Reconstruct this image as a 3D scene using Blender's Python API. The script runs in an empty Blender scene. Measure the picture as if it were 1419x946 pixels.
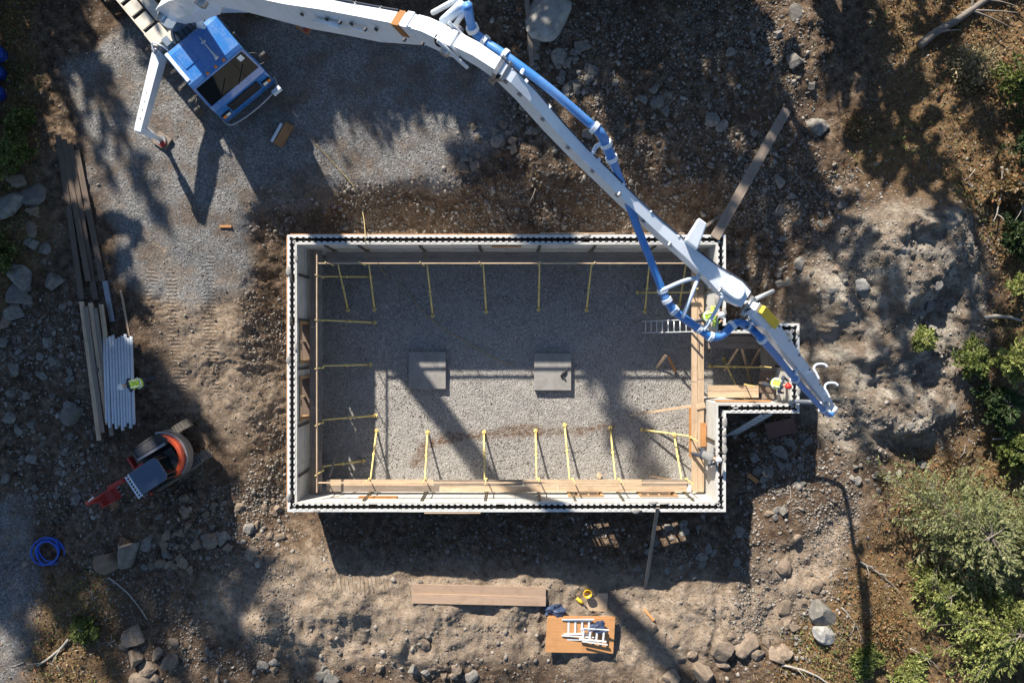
import bpy, bmesh, math, random
import numpy as np
from mathutils import Vector, Matrix

# ------------------------------------------------------------------ camera, sky, sun, exposure
SC = bpy.context.scene
COL = SC.collection
D = 27.9            # drone height above the floor inside the forms
F = 946.0           # focal length in photo pixels (24 mm on 36 mm, 1419 px wide)
CX, CY = 709.5, 473.0
cam = bpy.data.objects.new('camera', bpy.data.cameras.new('camera'))
cam.data.lens = 24.0; cam.data.sensor_width = 36.0
cam.data.clip_start = 0.1; cam.data.clip_end = 600
cam.location = (0, 0, D); cam.rotation_euler = (0, 0, 0)
COL.objects.link(cam); SC.camera = cam

SUN_SHIFT = Vector((0.765, -1.60, -1.0))          # where a shadow lands for one metre of height
W = bpy.data.worlds.new('World'); SC.world = W; W.use_nodes = True
wn = W.node_tree.nodes; wl = W.node_tree.links
sky = wn.new('ShaderNodeTexSky'); sky.sky_type = 'NISHITA'; sky.sun_disc = False
sky.sun_elevation = math.radians(29.4); sky.sun_rotation = math.radians(-25.6)
sky.air_density = 1.0; sky.dust_density = 0.4; sky.ozone_density = 2.5
wl.new(sky.outputs[0], wn['Background'].inputs[0]); wn['Background'].inputs[1].default_value = 0.067
sun = bpy.data.objects.new('sun', bpy.data.lights.new('sun', 'SUN'))
sun.data.energy = 5.0; sun.data.angle = math.radians(0.9); sun.data.color = (1.0, 0.92, 0.80)
sun.rotation_euler = SUN_SHIFT.normalized().to_track_quat('-Z', 'Y').to_euler()
sun.location = (-20, 40, 40); COL.objects.link(sun)
SC.view_settings.view_transform = 'Standard'; SC.view_settings.look = 'None'
SC.view_settings.exposure = 1.05; SC.view_settings.gamma = 1.0
SC.render.film_transparent = False
try:
    SC.cycles.use_denoising = True
    SC.cycles.max_bounces = 6; SC.cycles.diffuse_bounces = 3; SC.cycles.transparent_max_bounces = 4
except Exception:
    pass

RNG = np.random.default_rng(7)
random.seed(11)

def P(px, py, z=0.0):
    """real place of a photo pixel whose surface lies at height z"""
    k = (D - z) / F
    return Vector(((px - CX) * k, (CY - py) * k, z))

# ------------------------------------------------------------------ noise
def _hash(ix, iy, seed):
    h = (ix.astype(np.int64) * 374761393 + iy.astype(np.int64) * 668265263 + seed * 974711) & 0xffffffff
    h = ((h ^ (h >> 13)) * 1274126177) & 0xffffffff
    return ((h ^ (h >> 16)) & 0xffff) / 65535.0

def vnoise(x, y, seed=0):
    ix = np.floor(x); iy = np.floor(y); fx = x - ix; fy = y - iy
    fx = fx * fx * fx * (fx * (fx * 6 - 15) + 10); fy = fy * fy * fy * (fy * (fy * 6 - 15) + 10)
    a = _hash(ix, iy, seed); b = _hash(ix + 1, iy, seed); c = _hash(ix, iy + 1, seed); d = _hash(ix + 1, iy + 1, seed)
    return (a + (b - a) * fx) * (1 - fy) + (c + (d - c) * fx) * fy

def fbm(x, y, freq, octaves=4, seed=0, gain=0.5):
    s = 0; a = 1.0; t = 0
    for o in range(octaves):
        s = s + a * (vnoise(x * freq + o * 17.3, y * freq - o * 9.1, seed + o) - 0.5); t += a
        freq *= 2.03; a *= gain
    return s / t * 2

def sstep(a, b, x):
    t = np.clip((x - a) / (b - a), 0, 1); return t * t * (3 - 2 * t)

def poly_sd(x, y, poly):
    """signed distance to a polygon, negative inside"""
    d2 = np.full(x.shape, 1e9); inside = np.zeros(x.shape, bool)
    n = len(poly)
    for i in range(n):
        ax, ay = poly[i]; bx, by = poly[(i + 1) % n]
        ex, ey = bx - ax, by - ay
        t = np.clip(((x - ax) * ex + (y - ay) * ey) / (ex * ex + ey * ey), 0, 1)
        d2 = np.minimum(d2, (x - ax - t * ex) ** 2 + (y - ay - t * ey) ** 2)
        if ey != 0:
            c = ((ay > y) != (by > y)) & (x < ex * (y - ay) / ey + ax)
            inside ^= c
    d = np.sqrt(d2)
    return np.where(inside, -d, d)

def line_d(x, y, pts):
    d2 = np.full(x.shape, 1e9)
    for (ax, ay), (bx, by) in zip(pts[:-1], pts[1:]):
        ex, ey = bx - ax, by - ay
        t = np.clip(((x - ax) * ex + (y - ay) * ey) / (ex * ex + ey * ey), 0, 1)
        d2 = np.minimum(d2, (x - ax - t * ex) ** 2 + (y - ay - t * ey) ** 2)
    return np.sqrt(d2)

# ------------------------------------------------------------------ mesh helpers
def np_mesh(name, V, Fc, smooth=False):
    me = bpy.data.meshes.new(name)
    V = np.asarray(V, np.float32); Fc = np.asarray(Fc, np.int32); k = Fc.shape[1]
    me.vertices.add(len(V)); me.vertices.foreach_set('co', V.ravel())
    me.loops.add(Fc.size); me.loops.foreach_set('vertex_index', Fc.ravel())
    me.polygons.add(len(Fc)); me.polygons.foreach_set('loop_start', np.arange(0, Fc.size, k, dtype=np.int32))
    try: me.polygons.foreach_set('loop_total', np.full(len(Fc), k, np.int32))
    except Exception: pass
    me.update(calc_edges=True); me.validate()
    if smooth: me.polygons.foreach_set('use_smooth', np.ones(len(me.polygons), bool))
    return me

def link(name, me, mat=None, parent=None, loc=None, rot=None):
    o = bpy.data.objects.new(name, me); COL.objects.link(o)
    if mat is not None and me is not None and len(me.materials) == 0:
        for m in (mat if isinstance(mat, (list, tuple)) else [mat]): me.materials.append(m)
    if parent is not None: o.parent = parent
    if loc is not None: o.location = loc
    if rot is not None: o.rotation_euler = rot
    return o

def tag(o, label, cat, group=None, kind=None):
    o['label'] = label; o['category'] = cat
    if group: o['group'] = group
    if kind: o['kind'] = kind
    return o

def thing(name, label, cat, loc=(0, 0, 0), rotz=0.0, group=None):
    o = bpy.data.objects.new(name, None); o.empty_display_size = 0.3; COL.objects.link(o)
    o.location = loc; o.rotation_euler = (0, 0, rotz)
    return tag(o, label, cat, group)

class MB:
    def __init__(s): s.v = []; s.f = []; s.m = []
    def add(s, vs, fs, mi=0):
        b = len(s.v); s.v += [tuple(v) for v in vs]
        s.f += [tuple(i + b for i in f) for f in fs]; s.m += [mi] * len(fs); return s
    def box(s, c, size, rot=None, mi=0):
        x, y, z = size[0] / 2, size[1] / 2, size[2] / 2
        vs = [Vector((a * x, b * y, d * z)) for d in (-1, 1) for b in (-1, 1) for a in (-1, 1)]
        if rot is not None: vs = [rot @ v for v in vs]
        c = Vector(c)
        return s.add([v + c for v in vs], [(0, 2, 3, 1), (4, 5, 7, 6), (0, 1, 5, 4), (1, 3, 7, 5), (3, 2, 6, 7), (2, 0, 4, 6)], mi)
    def bar(s, p0, p1, w, h, up=(0, 0, 1), mi=0):
        p0 = Vector(p0); p1 = Vector(p1); d = (p1 - p0)
        R = frame(d, up)
        return s.box((p0 + p1) / 2, (d.length, w, h), R, mi)
    def tube(s, pts, r, n=8, mi=0, cap=True):
        pts = [Vector(p) for p in pts]; m = len(pts)
        rs = r if isinstance(r, (list, tuple)) else [r] * m
        up = Vector((0, 0, 1)); vs = []; fs = []; prev = None
        for i, p in enumerate(pts):
            t = (pts[min(i + 1, m - 1)] - pts[max(i - 1, 0)]).normalized()
            if prev is None:
                a = up if abs(t.z) < 0.9 else Vector((1, 0, 0)); u = t.cross(a).normalized()
            else:
                u = (prev - t * prev.dot(t)).normalized()
            w = t.cross(u); prev = u
            for k in range(n):
                a = 2 * math.pi * k / n; vs.append(p + (u * math.cos(a) + w * math.sin(a)) * rs[i])
        for i in range(m - 1):
            for k in range(n):
                k2 = (k + 1) % n; fs.append((i * n + k, i * n + k2, (i + 1) * n + k2, (i + 1) * n + k))
        if cap: fs.append(tuple(range(n - 1, -1, -1))); fs.append(tuple((m - 1) * n + k for k in range(n)))
        return s.add(vs, fs, mi)
    def prism(s, poly, z0, z1, mi=0):
        n = len(poly)
        vs = [(x, y, z0) for x, y in poly] + [(x, y, z1) for x, y in poly]
        fs = [tuple(range(n - 1, -1, -1)), tuple(range(n, 2 * n))] + [(i, (i + 1) % n, n + (i + 1) % n, n + i) for i in range(n)]
        return s.add(vs, fs, mi)
    def loft(s, rings, mi=0, cap=True):
        n = len(rings[0]); vs = [v for r in rings for v in r]; fs = []
        for i in range(len(rings) - 1):
            for k in range(n):
                k2 = (k + 1) % n; fs.append((i * n + k, i * n + k2, (i + 1) * n + k2, (i + 1) * n + k))
        if cap: fs.append(tuple(range(n - 1, -1, -1))); fs.append(tuple((len(rings) - 1) * n + k for k in range(n)))
        return s.add(vs, fs, mi)
    def mesh(s, name):
        me = bpy.data.meshes.new(name); me.from_pydata(s.v, [], s.f); me.update()
        if any(s.m): me.polygons.foreach_set('material_index', s.m)
        bm = bmesh.new(); bm.from_mesh(me); bmesh.ops.recalc_face_normals(bm, faces=bm.faces); bm.to_mesh(me); bm.free()
        return me
    def build(s, name, mat, parent=None, smooth=False, bevel=0.0, loc=None, rot=None):
        me = s.mesh(name)
        o = link(name, me, mat, parent, loc, rot)
        if smooth:
            for p in me.polygons: p.use_smooth = True
        if bevel:
            b = o.modifiers.new('edge', 'BEVEL'); b.width = bevel; b.segments = 2; b.limit_method = 'ANGLE'; b.angle_limit = math.radians(35)
        return o

def frame(d, up=(0, 0, 1)):
    x = Vector(d).normalized(); up = Vector(up)
    if abs(x.dot(up.normalized())) > 0.99: up = Vector((1, 0, 0))
    y = up.cross(x).normalized(); z = x.cross(y)
    return Matrix((x, y, z)).transposed()

def smooth_path(pts, n=6):
    """Catmull-Rom through the points"""
    pts = [Vector(p) for p in pts]; out = []
    for i in range(len(pts) - 1):
        p0 = pts[max(i - 1, 0)]; p1 = pts[i]; p2 = pts[i + 1]; p3 = pts[min(i + 2, len(pts) - 1)]
        for k in range(n):
            t = k / n
            out.append(0.5 * ((2 * p1) + (p2 - p0) * t + (2 * p0 - 5 * p1 + 4 * p2 - p3) * t * t + (3 * p1 - p0 - 3 * p2 + p3) * t ** 3))
    out.append(pts[-1]); return out

# ------------------------------------------------------------------ materials
def nodes(name):
    m = bpy.data.materials.new(name); m.use_nodes = True
    nt = m.node_tree; b = nt.nodes['Principled BSDF']; return m, nt, b

class G:
    """tiny node-graph helper"""
    def __init__(s, nt): s.nt = nt
    def n(s, t, **kw):
        nd = s.nt.nodes.new('ShaderNode' + t)
        for k, v in kw.items():
            if k in nd.inputs.keys(): s.put(nd.inputs[k], v)
            else: setattr(nd, k, v)
        return nd
    def put(s, sock, v):
        if hasattr(v, 'is_output') or isinstance(v, bpy.types.NodeSocket): s.nt.links.new(v, sock)
        else: sock.default_value = v
    def coord(s, kind='Object', scale=None):
        c = s.n('TexCoord').outputs[kind]
        if scale is not None:
            m = s.n('Mapping'); s.nt.links.new(c, m.inputs['Vector']); m.inputs['Scale'].default_value = scale; c = m.outputs[0]
        return c
    def noise(s, vec, scale, detail=4.0, rough=0.55, out='Fac'):
        return s.n('TexNoise', Vector=vec, Scale=scale, Detail=detail, Roughness=rough).outputs[out]
    def ramp(s, fac, stops):
        r = s.n('ValToRGB'); s.nt.links.new(fac, r.inputs[0]); e = r.color_ramp.elements
        while len(e) < len(stops): e.new(0.5)
        for i, (p, c) in enumerate(stops):
            e[i].position = p; e[i].color = (*c, 1) if len(c) == 3 else c
        return r.outputs[0]
    def mix(s, f, a, b, mode='MIX'):
        m = s.n('Mix'); m.data_type = 'RGBA'; m.blend_type = mode
        s.put(m.inputs[0], f); s.put(m.inputs[6], a); s.put(m.inputs[7], b); return m.outputs[2]
    def math(s, op, a, b=0.0, c=None):
        m = s.n('Math', operation=op); s.put(m.inputs[0], a); s.put(m.inputs[1], b)
        if c is not None: s.put(m.inputs[2], c)
        return m.outputs[0]
    def math_vec(s, v, f):
        m = s.n('VectorMath', operation='ADD'); s.put(m.inputs[0], v); c = s.n('CombineXYZ'); k = s.math('MULTIPLY', f, 0.16); s.put(c.inputs[0], k); s.put(c.inputs[1], k); s.put(m.inputs[1], c.outputs[0]); return m.outputs[0]
    def mapr(s, v, a, b, c=0.0, d=1.0):
        m = s.n('MapRange'); s.put(m.inputs[0], v); s.put(m.inputs[1], a); s.put(m.inputs[2], b); s.put(m.inputs[3], c); s.put(m.inputs[4], d); return m.outputs[0]
    def bump(s, h, strength, dist, normal=None):
        b = s.n('Bump', Height=h, Strength=strength, Distance=dist)
        if normal is not None: s.put(b.inputs['Normal'], normal)
        return b.outputs[0]

def rgba(c): return (c[0], c[1], c[2], 1.0)

def paint(name, col, rough=0.4, metal=0.0, dirt=0.25, dirtcol=(0.16, 0.12, 0.09), scale=3.0, coat=0.0, var=0.0):
    """painted or moulded surface with uneven tone, dust and scuffs"""
    m, nt, b = nodes(name); g = G(nt); v = g.coord()
    n1 = g.noise(v, scale, 6, 0.62); n2 = g.noise(v, scale * 9, 4, 0.6)
    f = g.mapr(g.math('ADD', g.math('MULTIPLY', n1, 0.7), g.math('MULTIPLY', n2, 0.3)), 0.46, 0.72)
    base = rgba(col)
    if var:
        r = g.n('ObjectInfo').outputs['Random']
        base = g.mix(g.mapr(r, 0, 1, 0, var), rgba(col), rgba([c * 0.35 for c in col]))
    c = g.mix(g.math('MULTIPLY', f, dirt), base, rgba(dirtcol))
    g.put(b.inputs['Base Color'], c)
    g.put(b.inputs['Roughness'], g.mapr(f, 0, 1, rough, min(1, rough + 0.35)))
    b.inputs['Metallic'].default_value = metal
    if 'glass' in name: b.inputs['Specular IOR Level'].default_value = 0.18
    if coat: b.inputs['Coat Weight'].default_value = coat
    g.put(b.inputs['Normal'], g.bump(n2, 0.15, 0.01))
    return m

def wood(name, col, dark=(0.10, 0.07, 0.045), rough=0.75, amount=0.75, var=0.35):
    """sawn timber, grain along the local X axis"""
    m, nt, b = nodes(name); g = G(nt); oi = g.n('ObjectInfo').outputs['Random']
    add = g.n('VectorMath', operation='ADD'); nt.links.new(g.coord(), add.inputs[0])
    cmb = g.n('CombineXYZ'); nt.links.new(g.math('MULTIPLY', oi, 37.0), cmb.inputs[0]); nt.links.new(g.math('MULTIPLY', oi, 11.0), cmb.inputs[1])
    nt.links.new(cmb.outputs[0], add.inputs[1])
    mp = g.n('Mapping'); nt.links.new(add.outputs[0], mp.inputs[0]); mp.inputs['Scale'].default_value = (1.2, 26, 26)
    grain = g.noise(mp.outputs[0], 1.0, 6, 0.65)
    blot = g.noise(add.outputs[0], 2.2, 5, 0.6)
    c = g.ramp(grain, [(0.30, dark), (0.52, col), (0.78, [min(1, k * 1.25) for k in col])])
    c = g.mix(amount, rgba(col), c)
    c = g.mix(g.mapr(blot, 0.5, 0.78, 0, 0.6), c, rgba([k * 0.45 for k in col]))
    c = g.mix(g.mapr(oi, 0, 1, 0, var), c, rgba([k * 0.5 for k in col]))
    g.put(b.inputs['Base Color'], c); b.inputs['Roughness'].default_value = rough
    g.put(b.inputs['Normal'], g.bump(grain, 0.4, 0.01))
    return m

def metal(name, col, rough=0.4, metallic=0.8, dirt=0.4):
    return paint(name, col, rough, metallic, dirt, scale=5)

def leafmat(name, cols, rough=0.6):
    m, nt, b = nodes(name); g = G(nt)
    r = g.n('NewGeometry').outputs['Random Per Island']
    stops = [(i / max(1, len(cols) - 1), c) for i, c in enumerate(cols)]
    c = g.ramp(r, stops)
    g.put(b.inputs['Base Color'], c); b.inputs['Roughness'].default_value = rough
    b.inputs['Specular IOR Level'].default_value = 0.25
    t = g.n('BsdfTranslucent'); g.put(t.inputs[0], c)
    mx = g.n('MixShader'); mx.inputs[0].default_value = 0.25
    out = nt.nodes['Material Output']
    nt.links.new(b.outputs[0], mx.inputs[1]); nt.links.new(t.outputs[0], mx.inputs[2]); nt.links.new(mx.outputs[0], out.inputs[0])
    return m

M = {}
M['foam'] = paint('foam_white', (0.60, 0.60, 0.59), 0.8, 0, 0.55, (0.30, 0.28, 0.26), 4.0)
M['foam_panel'] = paint('foam_panel', (0.54, 0.53, 0.50), 0.85, 0, 0.6, (0.30, 0.26, 0.21), 2.2, var=0.22)
M['web'] = paint('web_black', (0.02, 0.02, 0.022), 0.5, 0, 0.25)
M['concrete'] = paint('concrete_wet', (0.10, 0.10, 0.10), 0.7, 0, 0.3)
M['pad'] = paint('concrete_pad', (0.27, 0.262, 0.25), 0.85, 0, 0.75, (0.15, 0.13, 0.11), 2.6)
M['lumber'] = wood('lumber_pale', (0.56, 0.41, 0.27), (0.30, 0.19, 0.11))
M['lumber_or'] = wood('lumber_orange', (0.50, 0.24, 0.09), (0.25, 0.10, 0.04))
M['lumber_tan'] = wood('lumber_tan', (0.42, 0.26, 0.13), (0.22, 0.12, 0.06))
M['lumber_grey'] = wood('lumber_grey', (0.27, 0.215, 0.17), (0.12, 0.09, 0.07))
M['lumber_old'] = wood('lumber_old', (0.16, 0.115, 0.085), (0.06, 0.045, 0.035))
M['ply'] = wood('plywood_orange', (0.60, 0.30, 0.12), (0.42, 0.18, 0.06), amount=0.5)
M['ply_brown'] = wood('plywood_brown', (0.19, 0.10, 0.07), (0.12, 0.06, 0.04), amount=0.5)
M['yellow'] = paint('yellow_steel', (0.82, 0.64, 0.24), 0.5, 0.0, 0.4, (0.30, 0.18, 0.08), 6)
M['strongback'] = metal('strongback_steel', (0.16, 0.15, 0.13), 0.5, 0.5, 0.5)
M['white'] = paint('white_paint', (0.70, 0.76, 0.83), 0.35, 0, 0.42, (0.46, 0.45, 0.43), 2.6, coat=0.2)
M['cream'] = paint('cream_paint', (0.62, 0.58, 0.50), 0.5, 0, 0.5, (0.25, 0.19, 0.13), 3)
M['rust'] = paint('rust_stain', (0.30, 0.13, 0.035), 0.8, 0, 0.5)
M['blue'] = paint('cab_blue', (0.03, 0.17, 0.50), 0.2, 0.0, 0.34, (0.25, 0.3, 0.36), 1.3, coat=0.7)
M['pipe_blue'] = paint('pipe_blue', (0.035, 0.20, 0.56), 0.45, 0.0, 0.42, (0.3, 0.34, 0.4), 2.5, coat=0.3)
M['paleblue'] = paint('boom_end_blue', (0.60, 0.71, 0.85), 0.35, 0, 0.25, (0.45, 0.42, 0.38), 2.0, coat=0.3)
M['slate'] = paint('slate_paint', (0.13, 0.19, 0.27), 0.4, 0, 0.5, (0.1, 0.09, 0.08), 4)
M['glass'] = paint('dark_glass', (0.006, 0.012, 0.012), 0.05, 0, 0.0)
M['roofgrey'] = paint('roof_bluegrey', (0.055, 0.09, 0.15), 0.35, 0, 0.3, (0.2, 0.2, 0.2), 2.5)
m_, nt_, b_g = nodes('cab_glass'); b_g.inputs['Base Color'].default_value = (.006, .01, .012, 1); b_g.inputs['Roughness'].default_value = .03; b_g.inputs['Specular IOR Level'].default_value = .14
M['glass'] = m_
M['black'] = paint('black_plastic', (0.02, 0.02, 0.022), 0.55, 0, 0.3)
M['track'] = paint('dusty_track', (0.10, 0.092, 0.08), 0.85, 0, 0.6, (0.22, 0.18, 0.14), 6)
M['rubber'] = paint('rubber', (0.03, 0.03, 0.03), 0.8, 0, 0.6, (0.16, 0.13, 0.1), 5)
M['steel'] = metal('steel_grey', (0.36, 0.37, 0.39), 0.35, 0.8, 0.35)
M['alu'] = metal('aluminium', (0.74, 0.76, 0.78), 0.4, 0.25, 0.2)
M['lumber_rose'] = wood('lumber_rose', (0.43, 0.30, 0.21), (0.26, 0.17, 0.11), amount=.5)
M['darksteel'] = metal('dark_steel', (0.07, 0.075, 0.085), 0.5, 0.5, 0.5)
M['orange'] = paint('orange_paint', (0.66, 0.09, 0.025), 0.35, 0, 0.25, coat=0.3)
M['red'] = paint('red_paint', (0.38, 0.035, 0.03), 0.4, 0, 0.4)
M['amber'] = paint('amber_lens', (0.85, 0.25, 0.03), 0.25, 0, 0.05)
M['lamp'] = paint('lamp_lens', (0.8, 0.8, 0.75), 0.15, 0, 0.05)
M['pvc'] = paint('white_pipe', (0.56, 0.62, 0.70), 0.35, 0, 0.3, (0.3, 0.3, 0.3), 2.2)
M['hose'] = paint('blue_hose', (0.01, 0.09, 0.5), 0.4, 0, 0.2)
M['tarp'] = paint('blue_tarp', (0.03, 0.05, 0.105), 0.55, 0, 0.2)
M['barrel'] = paint('blue_barrel', (0.01, 0.06, 0.36), 0.35, 0, 0.2)
M['cord'] = paint('tan_cord', (0.42, 0.33, 0.16), 0.8, 0, 0.2)
M['skin'] = paint('skin', (0.45, 0.27, 0.19), 0.6, 0, 0.1)
M['hivis'] = paint('hivis_lime', (0.46, 0.68, 0.08), 0.7, 0, 0.12)
M['reflect'] = paint('reflective_tape', (0.75, 0.76, 0.76), 0.4, 0, 0.1)
M['navy'] = paint('navy_cloth', (0.03, 0.04, 0.065), 0.9, 0, 0.35)
M['greycloth'] = paint('grey_cloth', (0.20, 0.20, 0.20), 0.9, 0, 0.3)
M['browncloth'] = paint('brown_cloth', (0.10, 0.075, 0.055), 0.9, 0, 0.35)
M['helmet_w'] = paint('helmet_white', (0.82, 0.82, 0.80), 0.3, 0, 0.06, coat=0.4)
M['helmet_r'] = paint('helmet_red', (0.75, 0.03, 0.02), 0.3, 0, 0.06, coat=0.4)
M['yplastic'] = paint('yellow_plastic', (0.80, 0.52, 0.03), 0.4, 0, 0.15)

def rockmat(name, a, b_, moss=(0.09, 0.10, 0.04)):
    m, nt, b = nodes(name); g = G(nt); v = g.coord(); oi = g.n('ObjectInfo').outputs['Random']
    n1 = g.noise(v, 2.6, 8, 0.65); n2 = g.noise(v, 14, 6, 0.7)
    c = g.ramp(n1, [(0.32, [k * 0.55 for k in a]), (0.5, a), (0.72, b_)])
    c = g.mix(g.mapr(n2, 0.5, 0.75, 0, 0.55), c, rgba([k * 0.5 for k in a]))
    c = g.mix(g.mapr(oi, 0, 1, 0, 0.6), c, rgba([k * 0.5 for k in a]))
    geo = g.n('NewGeometry'); 
    c = g.mix(g.mapr(g.noise(v, 1.7, 3, 0.5), 0.58, 0.72, 0, 0.3), c, rgba(moss))
    g.put(b.inputs['Base Color'], c); b.inputs['Roughness'].default_value = 0.9
    g.put(b.inputs['Normal'], g.bump(g.math('ADD', n1, n2), 0.7, 0.03))
    return m
M['rock'] = rockmat('rock_grey', (0.22, 0.205, 0.185), (0.40, 0.37, 0.33))
M['rock_warm'] = rockmat('rock_brown', (0.25, 0.19, 0.14), (0.38, 0.305, 0.235))
M['rock_pale'] = rockmat('rock_pale', (0.38, 0.37, 0.35), (0.62, 0.61, 0.58))
M['bark'] = wood('bark', (0.20, 0.17, 0.14), (0.07, 0.06, 0.05), amount=1.0)
M['deadwood'] = wood('dead_wood', (0.36, 0.33, 0.29), (0.16, 0.14, 0.12), amount=1.0)
M['needles'] = leafmat('needles', [(0.025, 0.05, 0.02), (0.05, 0.085, 0.03), (0.085, 0.12, 0.045)])
M['juniper'] = leafmat('juniper', [(0.11, 0.135, 0.05), (0.20, 0.225, 0.09), (0.29, 0.305, 0.14), (0.36, 0.34, 0.20)])
M['lime'] = leafmat('lime_leaves', [(0.09, 0.125, 0.03), (0.18, 0.22, 0.06), (0.30, 0.33, 0.10), (0.42, 0.41, 0.16)])
M['green'] = leafmat('green_leaves', [(0.045, 0.075, 0.022), (0.09, 0.13, 0.035), (0.19, 0.22, 0.06), (0.28, 0.29, 0.09)])
M['autumn'] = leafmat('autumn_litter', [(0.10, 0.07, 0.04), (0.22, 0.14, 0.07), (0.16, 0.14, 0.055), (0.34, 0.22, 0.11), (0.36, 0.14, 0.06), (0.20, 0.19, 0.07), (0.42, 0.32, 0.21)])
M['drygrass'] = leafmat('dry_grass', [(0.16, 0.12, 0.06), (0.30, 0.24, 0.14), (0.44, 0.36, 0.23), (0.18, 0.17, 0.07)])

ORD = ['first', 'second', 'third', 'fourth', 'fifth', 'sixth', 'seventh', 'eighth', 'ninth', 'tenth', 'eleventh', 'twelfth', 'thirteenth', 'fourteenth', 'fifteenth']

# ------------------------------------------------------------------ the forms' plan (needed by the ground)
H = 3.0
XW, XE, XB = -8.20, 7.80, 10.49
YN, YS, YB0, YB1 = 3.89, -6.21, -2.61, 0.66
TW = 0.355
OUT = [(XW, YS), (XE, YS), (XE, YB0), (XB, YB0), (XB, YB1), (XE, YB1), (XE, YN), (XW, YN)]

def offset_poly(poly, o):
    """move every side of a counter-clockwise outline inward by o"""
    n = len(poly); res = []
    for i in range(n):
        p0 = Vector(poly[i - 1]); p1 = Vector(poly[i]); p2 = Vector(poly[(i + 1) % n])
        d0 = (p1 - p0).normalized(); d1 = (p2 - p1).normalized()
        n0 = Vector((-d0.y, d0.x)); n1 = Vector((-d1.y, d1.x))
        res.append(tuple(p1 + (n0 + n1) * (o / (1 + n0.dot(n1)))))
    return res

# ------------------------------------------------------------------ ground
CTRL = [(100,60,2.0),(300,60,2.0),(450,120,2.0),(650,150,2.0),(300,300,1.9),(250,200,2.0),(600,230,1.95),(450,240,1.9),(180,330,1.9),
 (800,60,2.2),(1000,60,2.3),(800,200,2.0),(1000,220,1.9),(1200,60,2.6),(1350,60,2.8),(1380,250,2.9),(900,120,2.1),(1120,180,2.2),
 (320,400,1.6),(220,450,1.7),(100,400,1.8),(20,300,2.2),(20,500,1.8),(350,550,1.2),(300,600,1.25),(200,640,1.25),(100,650,1.2),(20,760,1.25),(20,900,1.4),(90,760,1.2),
 (450,780,.7),(650,785,.7),(850,780,.7),(1000,800,.75),(550,810,.85),(750,812,.85),(900,812,.85),(350,730,.95),(480,850,1.75),(600,870,1.8),(690,865,1.6),(800,870,1.25),(950,860,1.2),(400,840,1.5),
 (420,935,0.9),(500,940,0.75),(650,945,0.75),(800,945,1.0),(950,930,1.1),(250,800,1.1),(250,920,0.8),(120,900,1.2),(320,860,1.2),(300,940,.7),
 (1080,520,.8),(1120,600,.8),(1100,700,1.05),(1080,800,1.0),(1200,850,1.3),(1350,850,1.5),(1180,520,1.9),(1270,380,3.0),(1180,380,2.7),(1300,320,3.0),(1130,430,2.1),
 (1260,560,2.5),(1200,660,1.4),(1350,650,1.6),(1400,500,2.5),(1050,380,.9),(1050,300,1.5),(1340,420,2.6),(1290,480,2.4),(1300,650,1.5),
 (500,290,1.25),(700,290,1.25),(900,290,1.2),(400,300,1.35),(1020,330,1.1),(380,420,1.15),(380,620,1.0),
 (700,-200,2.6),(100,-200,2.2),(1300,-200,3.2),(-250,100,2.4),(-250,500,2.0),(-250,900,1.6),(1700,100,3.2),(1700,500,2.8),(1700,900,2.0),(100,1150,1.3),(700,1150,1.0),(1300,1150,1.7)]
_cp = np.array([[*P(a, b, c)] for a, b, c in CTRL])

def wpoly(pts, z=1.8): return [tuple(P(a, b, z)[:2]) for a, b in pts]
PG_GRAVEL = wpoly([(90,90),(200,20),(330,30),(560,50),(690,95),(712,180),(640,250),(450,272),(350,285),(345,380),(270,440),(170,400),(130,260)])
PG_GRAVEL2 = wpoly([(-200,690),(30,690),(50,800),(20,1000),(-200,1000)], 1.3)
PG_FOREST = wpoly([(1190,-400),(1205,120),(1180,230),(1270,270),(1345,300),(1372,420),(1350,590),(1270,640),(1215,760),(1180,830),(1070,960),(1050,1400),(2600,1400),(2600,-400)], 2.2)
PG_FOREST2 = wpoly([(-900,-500),(40,-300),(45,130),(60,330),(15,430),(-900,600)], 2.1)
PG_FOREST3 = wpoly([(50,800),(150,790),(160,880),(150,1100),(30,1100),(40,930)], 1.3)
PG_ROCK = wpoly([(1085,420),(1150,330),(1210,290),(1310,275),(1355,340),(1358,440),(1335,560),(1280,640),(1190,650),(1120,570),(1090,500)], 2.4)
PG_PALE = wpoly([(230,330),(330,420),(380,560),(330,620),(250,560),(215,430)], 1.6)
PG_BERM = wpoly([(290,800),(450,770),(1045,805),(1180,700),(1170,830),(1040,900),(900,950),(700,905),(400,930),(280,860)], 1.2)

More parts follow.
